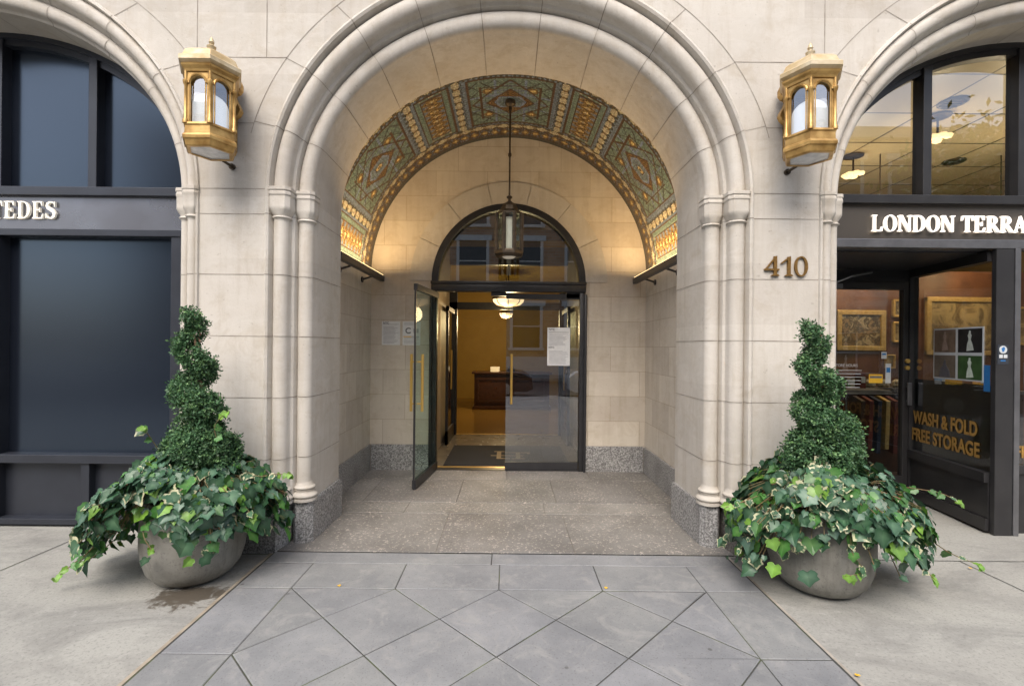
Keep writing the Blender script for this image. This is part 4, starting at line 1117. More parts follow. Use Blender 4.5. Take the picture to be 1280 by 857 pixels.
xe = word('LONDON TERRACE', 2.962, 2.478, .132, YS - .012, 'letter_lit', sg2, 'letter', .018, .935, .015)
# window lettering
PW = lambda ox, oz: (lambda u, v, d: rw(ox - u, oz + v, d + .012))
wf = thing('window_lettering', 'gold vinyl words WASH & FOLD and FREE STORAGE on the angled side window', 'sign', rw(.5, .6, 0))
textobj('WASH & FOLD', .172, PW(.927, .78), 'words', 'ink_gold', wf, .001, .005, 1, fit=.80)
textobj('FREE STORAGE', .172, PW(.95, .605), 'words', 'ink_gold', wf, .001, .005, 1, fit=.85)
fl = thing('window_lettering', 'gold letters on the front pane beyond the corner post', 'sign', (4.22, YS, .66))
textobj('FREE', .135, lambda u, v, d: (4.20 + u, YS + .026 - d, .63 + v), 'words', 'ink_gold', fl, .001, .004, .86)
# poster of four photographs on the side window
def rq(m_, u0, u1, z0, z1, d, mi=0): m_.prism(R4(u0, z0, u1, z1), rw, d - .0006, d, mi)
po = thing('poster', 'white bordered sheet of four fashion photographs on the angled side window', 'poster', rw(.4, 1.3, .01))
u0, u1, z0, z1 = .07, .655, 1.245, 1.715
m = MB(); m.prism(R4(u0, z0, u1, z1), rw, .006, .010); m.build('sheet', pmat('pale grey card', (.55, .58, .60), (.5, .53, .55), 20, .5, bst=0), po)
um, zm = (u0 + u1) / 2, (z0 + z1) / 2; g = .014
cells = [((um + g, u1 - g, zm + g, z1 - g), (.20, .14, .10)), ((u0 + g, um - g, zm + g, z1 - g), (.02, .02, .022)), ((um + g, u1 - g, z0 + g, zm - g), (.16, .13, .10)), ((u0 + g, um - g, z0 + g, zm - g), (.04, .10, .03))]
for i, (cc, col) in enumerate(cells):
    m = MB(); rq(m, *cc, .0115); ph = m.build('photograph', pmat('photo ground %d' % i, col, tuple(x * .6 for x in col), 12, .4, bst=0), po)
    cxu = (cc[0] + cc[1]) / 2; zb = cc[2]; hh = cc[3] - cc[2]
    m = MB()
    fig = [(-.035, .06), (.045, .10), (.03, .35), (.012, .55), (.022, .72), (.01, .80), (.012, .90), (-.006, .92), (-.012, .80), (-.022, .72), (-.012, .55), (-.028, .35)]
    if i == 2: fig = [(-.07, .03), (.07, .03), (.06, .30), (.03, .48), (.015, .6), (.012, .78), (-.006, .80), (-.02, .55), (-.05, .4)]
    m.prism([(cxu - a, zb + b * hh) for a, b in fig], rw, .0118, .0124)
    m.build('pictured_dress', pmat('dress tone %d' % i, ((.30, .22, .18), (.55, .6, .55), (.10, .10, .12), (.6, .68, .6))[i], None, 40, .5, bst=0), ph)
m = MB(); rq(m, .005, .07, 1.17, 1.39, .008); m.build('blue_tape', 'ink_blue', po)
# sticker on the post
st = thing('sticker', 'small round blue and white globe sticker on the dark corner post', 'sticker', (4.055, YS - .03, 1.5))
y = YS - .031
m = MB(); m.box(3.995, 4.085, y - .002, y, 1.40, 1.56); m.build('backing', pmat('dark label', (.03, .035, .045), None, 20, .5, bst=0), st)
m = MB(); m.prism([(4.04 + .032 * cos(2 * pi * i / 24), 1.52 + .032 * sin(2 * pi * i / 24)) for i in range(24)], lambda u, v, d: (u, d, v), y - .0035, y - .002)
m.box(4.008, 4.037, y - .0035, y - .002, 1.452, 1.48); m.box(4.045, 4.074, y - .0035, y - .002, 1.452, 1.48); m.build('globe_and_boxes', 'ink_white', st)
m = MB(); m.prism([(4.025, 1.53), (4.045, 1.545), (4.055, 1.53), (4.045, 1.505), (4.035, 1.50)], lambda u, v, d: (u, d, v), y - .0045, y - .0036); m.box(4.02, 4.06, y - .0035, y - .002, 1.425, 1.435); m.build('globe_print', 'ink_blue', st)
# door stickers
stk = thing('door_sticker', 'cluster of white store hours lettering on the shop door glass', 'sticker', (3.42, YV - .006, 1.2))
m = MB(); r = random.Random(5)
for k_ in range(6):
    z = 1.12 + k_ * .035; m.box(3.37, 3.37 + r.uniform(.22, .28), YV - .007, YV - .006, z, z + .006)
m.build('small_print', 'ink_white', stk)
textobj('STORE HOURS', .04, lambda u, v, d: (3.36 + u, YV - .007 - d, 1.335 + v), 'heading', 'ink_white', stk, .0005, 0, .9)
for (x0, x1, z0, z1, mt, lb) in ((3.72, 3.86, 1.17, 1.26, 'ink_yellow', 'yellow rounded decal low on the shop door glass'), (3.89, 3.945, 1.17, 1.37, 'ink_white', 'tall narrow white decal near the shop door lock'), (3.845, 3.90, 1.42, 1.49, 'ink_white', 'small pale decal high on the shop door glass')):
    t = thing('door_sticker', lb, 'sticker', (x0, YV, z0)); m = MB(); m.box(x0, x1, YV - .0075, YV - .006, z0, z1); m.build('backing', mt, t)
    m = MB(); m.box(x0 + .008, x1 - .008, YV - .0085, YV - .0076, z0 + (z1 - z0) * .55, z0 + (z1 - z0) * .8); m.build('print', 'ink_blue' if mt == 'ink_white' else 'ink', t)

# shop interior
m = MB(); m.box(2.3, 9.5, 4.98, 11, .003, .006); m.box(4.2, 9.5, YS + .12, 4.98, .003, .006); struct(m.build('shop_floor', 'shop_floor'))
m = MB(); m.box(2.2, 9.6, YS + .12, 11, 4.10, 4.15); struct(m.build('shop_ceiling', 'ceiling_tile'))
m = MB(); m.box(2.2, 2.3, 4.98, 11, 0, 4.1); m.box(9.5, 9.6, YS + .1, 11, 0, 4.1); m.box(2.2, 9.6, 11, 11.1, 0, 4.1); struct(m.build('shop_wall', 'shop_plaster'))
m = MB(); m.box(3.2, 9.5, 6.9, 7.0, 0, 2.65); struct(m.build('shop_partition_wall', 'shop_wall'))
def painting(x0, x1, z0, z1, y, mat, label, fw=.07):
    t = thing('framed_painting', label, 'painting', ((x0 + x1) / 2, y, z0), 'gilt framed paintings in the shop')
    m = MB(); m.box(x0, x1, y - .05, y, z1 - fw, z1, bev=.01); m.box(x0, x1, y - .05, y, z0, z0 + fw, bev=.01); m.box(x0, x0 + fw, y - .049, y, z0, z1, bev=.01); m.box(x1 - fw, x1, y - .049, y, z0, z1, bev=.01); m.build('frame', 'frame_gold', t)
    m = MB(); m.box(x0 + fw * .8, x1 - fw * .8, y - .02, y - .01, z0 + fw * .8, z1 - fw * .8); m.build('canvas', mat, t)
painting(4.70, 5.40, 1.50, 2.08, 6.899, 'canvas_a', 'gilt framed painting of standing figures seen through the shop door')
painting(5.98, 7.05, 1.45, 2.28, 6.899, 'canvas_b', 'larger gilt framed landscape painting behind the angled side window')
painting(5.62, 5.82, 1.22, 1.42, 6.899, 'canvas_a', 'small framed picture on the brown wall right of the door glass', .025)
painting(5.40, 5.54, 1.25, 1.45, 6.899, 'canvas_b', 'smallest framed picture on the brown wall behind the door glass', .02)
ct = thing('shop_counter', 'dark counter with stone top inside the shop door', 'counter', (4.9, 6.2, 0))
m = MB(); m.box(4.15, 6.4, 5.95, 6.5, 0, .98, bev=.01); m.build('cabinet', 'wood_dark', ct)
m = MB(); m.box(4.1, 6.45, 5.90, 6.55, .98, 1.02, bev=.006); m.build('top', 'counter', ct)
cl = MB(); rr = []
for i in range(17):
    x = 4.72 + .75 * i / 16
    rr.append([(x, 6.2, 1.03), (x, 5.89, 1.035), (x, 5.86 + .012 * sin(i * 1.3), 1.0), (x + .01 * sin(i), 5.85 + .03 * sin(i * 1.7), .80), (x + .02 * sin(i), 5.84 + .04 * sin(i * 1.7), .5 + .04 * sin(i * .9))])
cl.grid(rr); tag(cl.build('draped_coat', 'cloth_dark', smooth=True), 'dark navy garment draped over the shop counter', 'garment')
for i, x in enumerate((4.75, 4.93, 5.12)):
    m = MB(); m.lathe(x, 6.3, [(.05, 1.02), (.07, 1.05), (.065, 1.10), (.03, 1.13)], 14)
    tag(m.build('candy_jar', 'goods', smooth=True), ('small rounded jar on the shop counter, nearest the pier side', 'small rounded jar on the shop counter, middle of three', 'small rounded jar on the shop counter, nearest the side window')[i], 'jar', 'jars on the shop counter')
m = MB()
for i in range(14):
    m.tube([(3.3 + i * .045, 6.6 + .02 * (i % 2), .05), (3.3 + i * .045, 6.6 + .02 * (i % 2), 2.4)], .028, 6)
tag(m.build('hanging_curtain', 'wine', smooth=True), 'wine red curtain hanging at the back of the shop', 'curtain')
for i, (x0_, w_, z_, h_) in enumerate(((4.25, .3, 1.62, .4), (5.50, .22, 1.62, .3), (5.50, .2, 1.98, .26), (7.15, .4, 1.6, .55))):
    painting(x0_, x0_ + w_, z_, z_ + h_, 6.899, 'canvas_b' if i % 2 else 'canvas_a', ('narrow gilt frame at the far left behind the shop door', 'lower small gilt frame between the two shop paintings', 'upper small gilt frame between the two shop paintings', 'tall gilt frame right of the landscape painting')[i], .035)
rack = thing('clothes_rail', 'metal rail of hanging garments low behind the shop door glass', 'clothes rail', (4.4, 5.6, 0))
m = MB(); m.tube([(3.95, 5.6, .02), (3.95, 5.6, 1.0), (4.7, 5.6, 1.0), (4.7, 5.6, .02)], .012, 8); m.build('rail', 'shop_alu', rack)
for i in range(7):
    x = 4.02 + i * .095; m = MB()
    m.prism([(5.45, .93), (5.6, .98), (5.75, .93), (5.73, .35 + .04 * (i % 3)), (5.47, .33 + .05 * (i % 2))], lambda u, v, d: (d, u, v), x, x + .045)
    tag(m.build('hanging_garment', ('wood_dark', 'wine', 'cloth_dark', 'frame_gold', 'wine', 'cloth_dark', 'shop_wall')[i]), ('dark brown garment first on the rail', 'wine garment second on the rail', 'navy garment third on the rail', 'tan garment in the middle of the rail', 'wine garment fifth on the rail', 'navy garment sixth on the rail', 'brown garment last on the rail, nearest the side window')[i], 'garment', 'garments on the rail')
rq_ = random.Random(9)
for i, (x, w_, h_) in enumerate(((4.35, .10, .14), (4.52, .07, .2), (5.35, .12, .1), (5.55, .06, .16), (5.72, .14, .08), (6.05, .08, .22))):
    m = MB(); m.box(x, x + w_, 6.15, 6.15 + .1, 1.021, 1.02 + h_, bev=.004); m.box(x + .01, x + w_ - .01, 6.146, 6.15, 1.03 + h_ * .3, 1.02 + h_ * .75, 1)
    tag(m.build('product_box', [('goods', 'wine', 'paper', 'ink_blue', 'goods', 'ink_yellow')[i], 'ink_white']), ('small patterned box on the shop counter nearest the pier', 'slim red box on the shop counter', 'low white box on the shop counter beside the jars', 'slim blue box on the shop counter', 'wide low patterned box on the shop counter', 'tall yellow box at the right end of the shop counter')[i], 'box', 'boxes on the shop counter')
# round ceiling vents and flower lamps
for i, (x, y_) in enumerate(((4.61, 5.0), (6.06, 6.55), (4.4, 7.6), (7.2, 5.2))):
    t = thing('ceiling_vent', 'round ceiling vent number', 'vent', (x, y_, 4.1), 'round vents in the shop ceiling')
    t['label'] = ('round dark vent in the shop ceiling nearest the lunette glass', 'round vent in the shop ceiling farther right', 'small far round vent in the shop ceiling', 'round vent in the shop ceiling at the far right')[i]
    m = MB(); m.lathe(x, y_, [(.13, 4.099), (.13, 4.085), (.115, 4.075), (.10, 4.085), (.10, 4.095)], 28); m.build('ring', 'bronze', t, smooth=True)
    m = MB(); 
    for q in range(3): m.box(x - .09, x + .09, y_ - .055 + q * .05, y_ - .04 + q * .05, 4.07, 4.08)
    m.build('grille', 'bronze', t)
for i, (x, y_, z) in enumerate(((4.58, 6.4, 3.85), (4.72, 5.3, 3.86), (6.0, 5.55, 3.86))):
    t = thing('flower_lamp', ('glowing flower cluster lamp low in the left of the lunette', 'glowing flower cluster lamp beside the middle mullion of the lunette', 'glowing flower cluster lamp at the right edge of the shop')[i], 'lamp', (x, y_, z), 'flower cluster lamps in the shop')
    m = MB(); m.tube([(x, y_, 4.1), (x, y_, z + .05)], .012, 6); m.lathe(x, y_, [(.12, 4.098), (.12, 4.08), (.08, 4.07)], 20); m.build('stem', 'bronze', t)
    for q in range(7):
        a = 2 * pi * q / 7; m = MB(); rr_ = .085 if q else 0
        cxx, cyy = x + rr_ * cos(a), y_ + rr_ * sin(a)
        m.lathe(cxx, cyy, [(.001, z + .02), (.032, z + .015), (.046, z - .008), (.032, z - .03), (.001, z - .035)], 12, rf=lambda tt, r_, zz: r_ * (1 + .2 * cos(5 * tt))); m.build('petal_shade', 'bulb_soft', t, smooth=True)
    L = bpy.data.lights.new('flower_light', 'POINT'); L.energy = 13; L.color = (1, .80, .55); L.shadow_soft_size = .15
    lo_ = bpy.data.objects.new('flower_light', L); C.objects.link(lo_); lo_.location = (x, y_, z - .55); lo_.parent = t; lo_.matrix_parent_inverse = world_of(t).inverted()
for x, e in ((4.9, 11), (6.5, 11)):  # lamps added to wash the shop wall and paintings with warm light
    dl = thing('added_wash_lamp', 'lamp added to wash light over the %s of the shop paintings' % ('smaller' if x < 5 else 'larger'), 'lamp', (x, 6.35, 2.7))
    m = MB(); m.lathe(x, 6.35, [(.05, 2.70), (.05, 2.66), (.04, 2.655)], 16); m.build('housing', 'bulb', dl)
    m = MB(); m.tube([(x, 6.35, 2.7), (x, 6.35, 4.1)], .008, 6); m.build('stem', 'bronze', dl)
    L = bpy.data.lights.new('added_wash_light', 'POINT'); L.energy = e; L.color = (1, .68, .36); L.shadow_soft_size = .06
    lo_ = bpy.data.objects.new('added_wash_light', L); C.objects.link(lo_); lo_.location = (x, 6.35, 2.6); lo_.parent = dl; lo_.matrix_parent_inverse = world_of(dl).inverted()

# ------------------------------------------------------------ lobby
m = MB(); m.box(-1.2, 1.2, BK + .12, 8.2, .003, .010); struct(m.build('vestibule_floor', 'vest_floor'))
m = MB(); m.box(-.87, .87, 8.2, 8.26, .004, .016); struct(m.build('brass_floor_strip', 'brass'))
m = MB(); m.box(-3.5, 3.5, 8.26, 14, .003, .010); struct(m.build('lobby_floor', 'lobby_floor'))
m = MB(); m.box(-1.08, -1.0, BK + .3, 8.2, 0, 3.6); m.box(1.0, 1.08, BK + .3, 8.2, 0, 3.6); m.box(-1.08, 1.08, BK + .3, 8.2, 3.5, 3.6); m.box(-3.6, -.93, BK + .29, BK + .31, 0, 3.7) ; m.box(.93, 3.6, BK + .29, BK + .31, 0, 3.7); m.box(-1.1, 1.1, BK + .28, BK + .3, 3.3, 3.7); struct(m.build('vestibule_wall', 'vest_wall'))
m = MB(); m.box(-3.6, -3.5, 8.2, 14, 0, 3.2); m.box(3.5, 3.6, 8.2, 14, 0, 3.2); m.box(-3.6, 3.6, 14, 14.1, 0, 3.2); m.box(-3.6, -1.0, 8.2, 8.26, 0, 3.2); m.box(1.0, 3.6, 8.2, 8.26, 0, 3.2); m.box(-3.6, 3.6, 8.1, 14, 3.2, 3.3)
m.box(-3.5, 3.5, 13.95, 14, 2.35, 2.45); struct(m.build('lobby_wall', 'lobby_wall'))
idr = thing('inner_door', 'dark framed inner glass doorway of the vestibule with its left leaf folded back', 'door', (0, 8.2, 0))
m = MB(); m.box(-1.0, -.87, 8.15, 8.25, 0, 2.45); m.box(.87, 1.0, 8.15, 8.25, 0, 2.45); m.box(-1.0, 1.0, 8.15, 8.25, 2.14, 2.26); m.box(-1.0, 1.0, 8.15, 8.25, 2.9, 3.5); m.build('frame', 'black_metal', idr)
for s in (-1, 1):
    m = MB(); m.box(s * .94, s * .90, 7.25, 7.30, .02, 2.12); m.box(s * .94, s * .90, 8.08, 8.13, .02, 2.12); m.box(s * .94, s * .90, 7.25, 8.13, .02, .22); m.box(s * .94, s * .90, 7.25, 8.13, 2.05, 2.12)
    q = m.build('door_leaf', 'black_metal', idr)
    m = MB(); m.box(s * .925, s * .915, 7.3, 8.08, .22, 2.05); m.build('glass_pane', 'glass', q)
    m = MB(); m.tube([(s * .87, 7.40, .85), (s * .87, 7.40, 1.45)], .013, 8); m.build('door_handle', 'brass', q)
dm = thing('door_mat', 'black doormat with a tan interlaced LT monogram just inside the entrance', 'mat', (0, 6.6, 0))
m = MB(); m.box(-.80, .80, 6.02, 7.25, .010, .020, bev=.003); m.build('pile', 'mat_black', dm)
m = MB()
fz = lambda u, v, d: (.02 + u, 6.38 + v, .0205 + d)
for poly in ([(-.16, 0), (.02, 0), (.02, .05), (-.10, .05), (-.10, .42), (-.05, .42), (-.05, .46), (-.20, .46), (-.20, .42), (-.16, .42)], [(-.05, .36), (.26, .36), (.26, .30), (.30, .30), (.30, .40), (-.05, .40)], [(.10, .04), (.16, .04), (.16, .36), (.10, .36)], [(.04, 0), (.22, 0), (.22, .04), (.04, .04)], [(-.24, .17), (.20, .17), (.20, .205), (-.24, .205)]):
    m.prism(poly, fz, 0, .001 + .0003 * len(poly) / 10)
m.build('monogram', 'mat_gold', dm)
dk = thing('reception_desk', 'dark mahogany panelled reception desk in the amber lobby', 'desk', (.1, 11.6, 0))
m = MB(); m.box(-.80, 1.0, 11.5, 12.1, .06, .86); m.box(-.84, 1.04, 11.46, 12.1, .01, .09, bev=.01); m.build('cabinet', 'wood_dark', dk)
m = MB(); m.box(-.86, 1.06, 11.43, 12.15, .86, .91, bev=.012); m.build('top', 'wood_dark', dk)
for a in (-.74, .12):
    m = MB(); m.box(a, a + .80, 11.47, 11.5, .18, .23); m.box(a, a + .8, 11.47, 11.5, .72, .77); m.box(a, a + .05, 11.472, 11.5, .18, .77); m.box(a + .75, a + .8, 11.472, 11.5, .18, .77); m.build('panel_moulding', 'wood_dark', dk)
m = MB(); m.prism([(11.6, .911), (11.66, .911), (11.64, 1.03), (11.63, 1.03)], lambda u, v, d: (d, u, v), -.42, -.20); tag(m.build('desk_card', 'paper'), 'small folded white card standing on the lobby desk', 'card')
m = MB(); m.lathe(.08, 11.8, [(.09, .911), (.10, .95), (.06, 1.02), (.03, 1.06), (.001, 1.08)], 14); tag(m.build('desk_phone', 'black_metal', smooth=True), 'small black desk telephone on the lobby desk', 'telephone')
def bowl(x, y_, z, r, label, e):
    t = thing('bowl_lamp', label, 'lamp', (x, y_, z), 'glowing bowl lamps indoors')
    m = MB(); m.lathe(x, y_, [(r, z + .10), (r * .95, z + .06), (r * .75, z + .02), (r * .4, z), (.001, z - .01)], 28, cap=False); m.build('bowl', 'bulb_soft', t, smooth=True)
    for q in range(8):
        a = pi / 4 * q; m = MB(); m.tube([(x + r * k_ * cos(a), y_ + r * k_ * sin(a), z + dz_) for k_, dz_ in ((1.02, .10), (.97, .055), (.77, .012), (.42, -.008), (.02, -.016))], .006, 5); m.build('rib', 'bronze', t)
    m = MB(); m.lathe(x, y_, [(r * 1.03, z + .095), (r * 1.05, z + .11), (r * 1.03, z + .125)], 28); m.tube([(x, y_, z + .1), (x, y_, z + .9)], .01, 6); m.build('rim', 'bronze', t)
    L = bpy.data.lights.new('bowl_light', 'POINT'); L.energy = e; L.color = (1, .74, .38); L.shadow_soft_size = .12
    lo_ = bpy.data.objects.new('bowl_light', L); C.objects.link(lo_); lo_.location = (x, y_, z - .12); lo_.parent = t; lo_.matrix_parent_inverse = world_of(t).inverted()
bowl(0, 7.0, 2.10, .23, 'glowing ribbed bowl lamp just inside the entrance', 9)
bowl(-.05, 10.8, 2.17, .15, 'smaller glowing bowl lamp deeper in the lobby over the desk', 48)

# ------------------------------------------------------------ planters
def make_planter():
    t = thing('planter', 'x', 'planter', (0, 0, 0), 'round concrete planters beside the entrance')
    prof = [(r_ * .86, z_) for r_, z_ in [(.16, .0), (.20, .006), (.255, .032), (.308, .09), (.335, .165), (.346, .25), (.345, .35), (.338, .44), (.328, .515), (.320, .532), (.302, .535), (.292, .525), (.292, .48)]]
    m = MB(); m.lathe(0, 0, prof, 64, cap=False); m.add([(.1376 * cos(2 * pi * k_ / 64), .1376 * sin(2 * pi * k_ / 64), 0) for k_ in range(64)], [list(range(64))]); m.build('bowl', 'concrete_pot', t, smooth=True, angle=50)
    m = MB(); m.lathe(0, 0, [(.25, .49), (.15, .52), (.001, .54)], 32, cap=False); m.build('soil', 'soil', t, smooth=True)
    return t
IVY = [(0, .04), (.20, -.10), (.38, -.04), (.52, .10), (.46, .26), (.58, .44), (.45, .54), (.30, .64), (.14, .84), (0, 1.0)]
IVY = IVY + [(-x, y_) for x, y_ in IVY[1:-1]][::-1]
def ivy_leaf(mb_, p, tipdir, nrm, size, kind, r):
    tipdir = tipdir.normalized(); nrm = (nrm - tipdir * nrm.dot(tipdir)).normalized(); side = tipdir.cross(nrm)
    fold = r.uniform(.0, .42); curl = r.uniform(-.15, .5); wx = r.uniform(.7, 1.15); tw = r.uniform(-.25, .25)
    def P3(x, y_, lift=0):
        x *= wx
        x += tw * y_ * (1 - y_ * .3) * .5
        return tuple(p + side * (x * size) + tipdir * (y_ * size) + nrm * (size * (abs(x) * fold - curl * y_ * y_ * .6 + lift)))
    c0 = (0, .36); n = len(IVY)
    g = r.uniform(.75, 1.25)
    if kind == 0: base_c = (.026 * g, .078 * g, .036 * g); edge = (.034 * g, .092 * g, .044 * g); vein = (.08 * g, .16 * g, .085 * g)
    elif kind == 1: base_c = (.035 * g, .10 * g, .045 * g); edge = (.46 * g, .45 * g, .28 * g); vein = (.08 * g, .16 * g, .09 * g)
    elif kind == 2: base_c = (.13 * g, .26 * g, .035 * g); edge = (.15 * g, .29 * g, .04 * g); vein = (.2 * g, .38 * g, .06 * g)
    elif kind == 3: base_c = (.045 * g, .15 * g, .03 * g); edge = (.06 * g, .18 * g, .03 * g); vein = (.10 * g, .22 * g, .06 * g)
    else: base_c = (.055 * g, .125 * g, .075 * g); edge = (.046 * g, .108 * g, .064 * g); vein = (.12 * g, .20 * g, .13 * g)
    ins = r.uniform(.62, .86) if kind == 1 else .85
    vr = [r.random() < .68 for _ in IVY]
    vs = [P3(*c0, -.01)] + [P3(c0[0] + (x - c0[0]) * ins, c0[1] + (y_ - c0[1]) * ins) for x, y_ in IVY] + [P3(x, y_, r.uniform(-.02, .03)) for x, y_ in IVY]
    fs = []; cs = []
    for i in range(n):
        j = (i + 1) % n
        fs.append([0, 1 + i, 1 + j]); cs.append((vein, base_c, base_c))
        fs.append([1 + i, 1 + n + i, 1 + n + j, 1 + j]); e2 = tuple((a + b_) / 2 for a, b_ in zip(base_c, edge)) if kind != 1 else edge
        ei = edge if kind != 1 or vr[i] else base_c; ej = edge if kind != 1 or vr[j] else base_c
        cs.append((base_c if kind != 1 else ei, ei, ej, base_c if kind != 1 else ej))
    mb_.add(vs, fs, 0, cs)
def ivy(cx, cy, seed, reach, label, trails, front=.40):
    r = random.Random(seed); t = thing('ivy_plant', label, 'plant', (cx, cy, .56), 'trailing ivy in the planters')
    m = MB(); stems = MB(); N = 1700
    for i in range(N):
        phi = r.uniform(0, 2 * pi)
        # reach in this direction
        fx, fy = cos(phi), sin(phi)
        R = reach(phi)
        q = sqrt(r.uniform(.02, 1)) * R
        if r.random() < .30: q = r.uniform(.75, 1.0) * R
        rim = .31
        top = .80 - .24 * (q / .6) ** 2 + .05 * sin(3 * phi + seed) 
        if q > rim: top -= (q - rim) * .5 * (1.0 if fy > -.5 else .6)
        lay = r.random()
        z = top - abs(r.gauss(0, .045)) * (1 if lay < .6 else 2.2)
        if q > rim + .03 and r.random() < .38: z -= r.uniform(0, .24) * (1 if fy > -.6 or abs(fx) > .45 or fx < (0 if seed == 1 else -.3) else .75)
        if z < .16: z = .16 + r.uniform(0, .1)
        p = Vector((cx + q * fx, cy + q * fy, z))
        out = Vector((fx, fy, 0)); k_ = min(1, q / .5)
        nrm = (Vector((0, 0, 1)) * (1.15 - .75 * k_) + out * (.25 + .75 * k_) + Vector((r.gauss(0, .32), r.gauss(0, .32) - .18, r.gauss(0, .25)))).normalized()
        tip = (out * (.8 - .35 * k_) + Vector((r.gauss(0, .5), r.gauss(0, .5), -.25 - .9 * k_))).normalized()
        size = r.uniform(.055, .105) if r.random() < .6 else r.uniform(.035, .06)
        u = r.random(); kind = 0 if u < .40 else 4 if u < .68 else 1 if u < .78 else 3 if u < .94 else 2
        if seed == 2 and fx < -.2 and fy < .3 and r.random() < .32: kind = 1; size *= .75
        ivy_leaf(m, p, tip, nrm, size, kind, r)
        if i % 3 == 0:
            b0 = Vector((cx + fx * .2, cy + fy * .2, .58)); mid = (b0 + p) / 2 + Vector((0, 0, .06))
            stems.tube([b0, mid, p], .0028, 4)
    for tr in trails:
        pts = [Vector(q_) for q_ in tr]
        sm = []
        for i in range(len(pts) - 1):
            for k_ in range(6):
                tt = k_ / 6; p0 = pts[max(i - 1, 0)]; p1 = pts[i]; p2 = pts[i + 1]; p3 = pts[min(i + 2, len(pts) - 1)]
                sm.append(.5 * ((2 * p1) + (p2 - p0) * tt + (2 * p0 - 5 * p1 + 4 * p2 - p3) * tt ** 2 + (3 * p1 - p0 - 3 * p2 + p3) * tt ** 3))
        sm.append(pts[-1]); stems.tube(sm, .003, 5)
        for i, p in enumerate(sm):
            if i % 2 == 0 or i > len(sm) - 3:
                kd = 2 if i > len(sm) * .7 else (3 if r.random() < .6 else 1)
                ivy_leaf(m, p, Vector((r.gauss(0, .6), r.gauss(-.3, .5), r.uniform(-.9, .1))), Vector((r.gauss(0, .4), -1, .6)), r.uniform(.035, .06) * (1.15 if i < len(sm) / 2 else .9), kd, r)
    m.build('leaves', 'leaf', t); stems.build('stems', 'stem', t)
    return t
def topiary(cx, cy, seed, label, path, mass, N=24000):
    """path: list of (dx, dy, z, radius) of the clipped spiral"""
    r = random.Random(seed); t = thing('spiral_topiary', label, 'tree', (cx, cy, .55), 'spiral clipped boxwood trees')
    m = MB()
    tp = path[0]
    m.tube([(cx, cy, .53), (cx + .012, cy, .75), (cx - .008, cy + .01, .95), (cx + .012, cy, 1.15), (cx - .005, cy, 1.35), (cx + tp[0] * .8, cy + tp[1], tp[2] - .03)], [.022, .019, .017, .014, .010, .004], 8)
    for i in range(0, len(path), 2):
        q = path[i]; m.tube([(cx, cy, q[2] - .05), (cx + q[0] * .6, cy + q[1] * .6, q[2])], [.007, .003], 5)
    m.build('trunk', 'bark', t, smooth=True)
    fo = MB(); blobs = list(path) + list(mass)
    sm = []
    for a, b_ in zip(path, path[1:]):
        for k_ in range(3): tt = k_ / 3; sm.append(tuple(a[j] * (1 - tt) + b_[j] * tt for j in range(4)))
    sm.append(path[-1]); sm += list(mass)
    wts = [q[3] ** 2 * (7 if i >= len(sm) - len(mass) else 1) for i, q in enumerate(sm)]; tot = sum(wts)
    inner = lambda P_: any(((P_.x - cx - q[0]) ** 2 + (P_.y - cy - q[1]) ** 2 + ((P_.z - q[2])) ** 2) < (q[3] * .72) ** 2 for q in sm)
    cnt = 0; tuft = None; left = 0
    while cnt < N:
        if left <= 0:
            q = r.choices(sm, wts)[0]
            td = Vector((r.gauss(0, 1), r.gauss(0, 1), r.gauss(0, 1))).normalized()
            rad = q[3] * r.uniform(.78, 1.10) * (1 if r.random() < .9 else 1.16)
            rad *= .82 if q[2] > .95 else .95; tuft = Vector((cx + q[0] * (1.15 if q[2] > .95 else 1), cy + q[1], q[2])) + td * rad; left = r.randint(12, 46); tw_ = r.uniform(.010, .021); tg = r.uniform(.75, 1.25)
            if tuft.y > cy + .10 and r.random() < .5: left = 0; cnt += 12; continue
        left -= 1
        d = (td + Vector((r.gauss(0, .4), r.gauss(0, .4), r.gauss(0, .4)))).normalized()
        P_ = tuft + Vector((r.gauss(0, tw_), r.gauss(0, tw_), r.gauss(0, tw_)))
        if P_.y > cy + .12 and r.random() < .6: cnt += 1; continue
        if inner(P_): 
            if r.random() > .12: continue
        cnt += 1
        # a sprig of 3 leaves
        g = r.uniform(.75, 1.3) * tg
        tip = r.random() < .22
        col = (.055 * g, .125 * g, .052 * g) if not tip else (.12 * g, .22 * g, .08 * g)
        ax = (d + Vector((r.gauss(0, .5), r.gauss(0, .5), r.gauss(0, .5) + .3))).normalized()
        s0 = ax.orthogonal().normalized(); s0 = (Matrix.Rotation(r.uniform(0, 6.28), 3, ax) @ s0)
        for k_ in range(2):
            sd_ = Matrix.Rotation(k_ * pi, 3, ax) @ s0
            ld = (ax * r.uniform(.5, 1.0) + sd_).normalized(); wd = ax.cross(sd_).normalized(); L_ = r.uniform(.014, .025); w = L_ * .27
            nn = ld.cross(wd)
            a0 = P_; vs = [a0, a0 + ld * L_ * .5 + wd * w, a0 + ld * L_, a0 + ld * L_ * .5 - wd * w]
            fo.add([tuple(v) for v in vs], [[0, 1, 2, 3]], 0, col)
    fo.build('foliage', 'boxleaf', t)
    return t
PLX, PLY = -2.02, 3.12; PRX, PRY = 1.995, 3.06
p1 = make_planter(); p1.location = (PLX, PLY, .001); p1['label'] = 'round grey concrete planter left of the entrance, beside the damp patch'
p2 = copy_tree(p1); p2.location = (PRX, PRY, .001); p2.rotation_euler.z = 2.1; p2['label'] = 'round grey concrete planter right of the entrance, before the shop doorway'
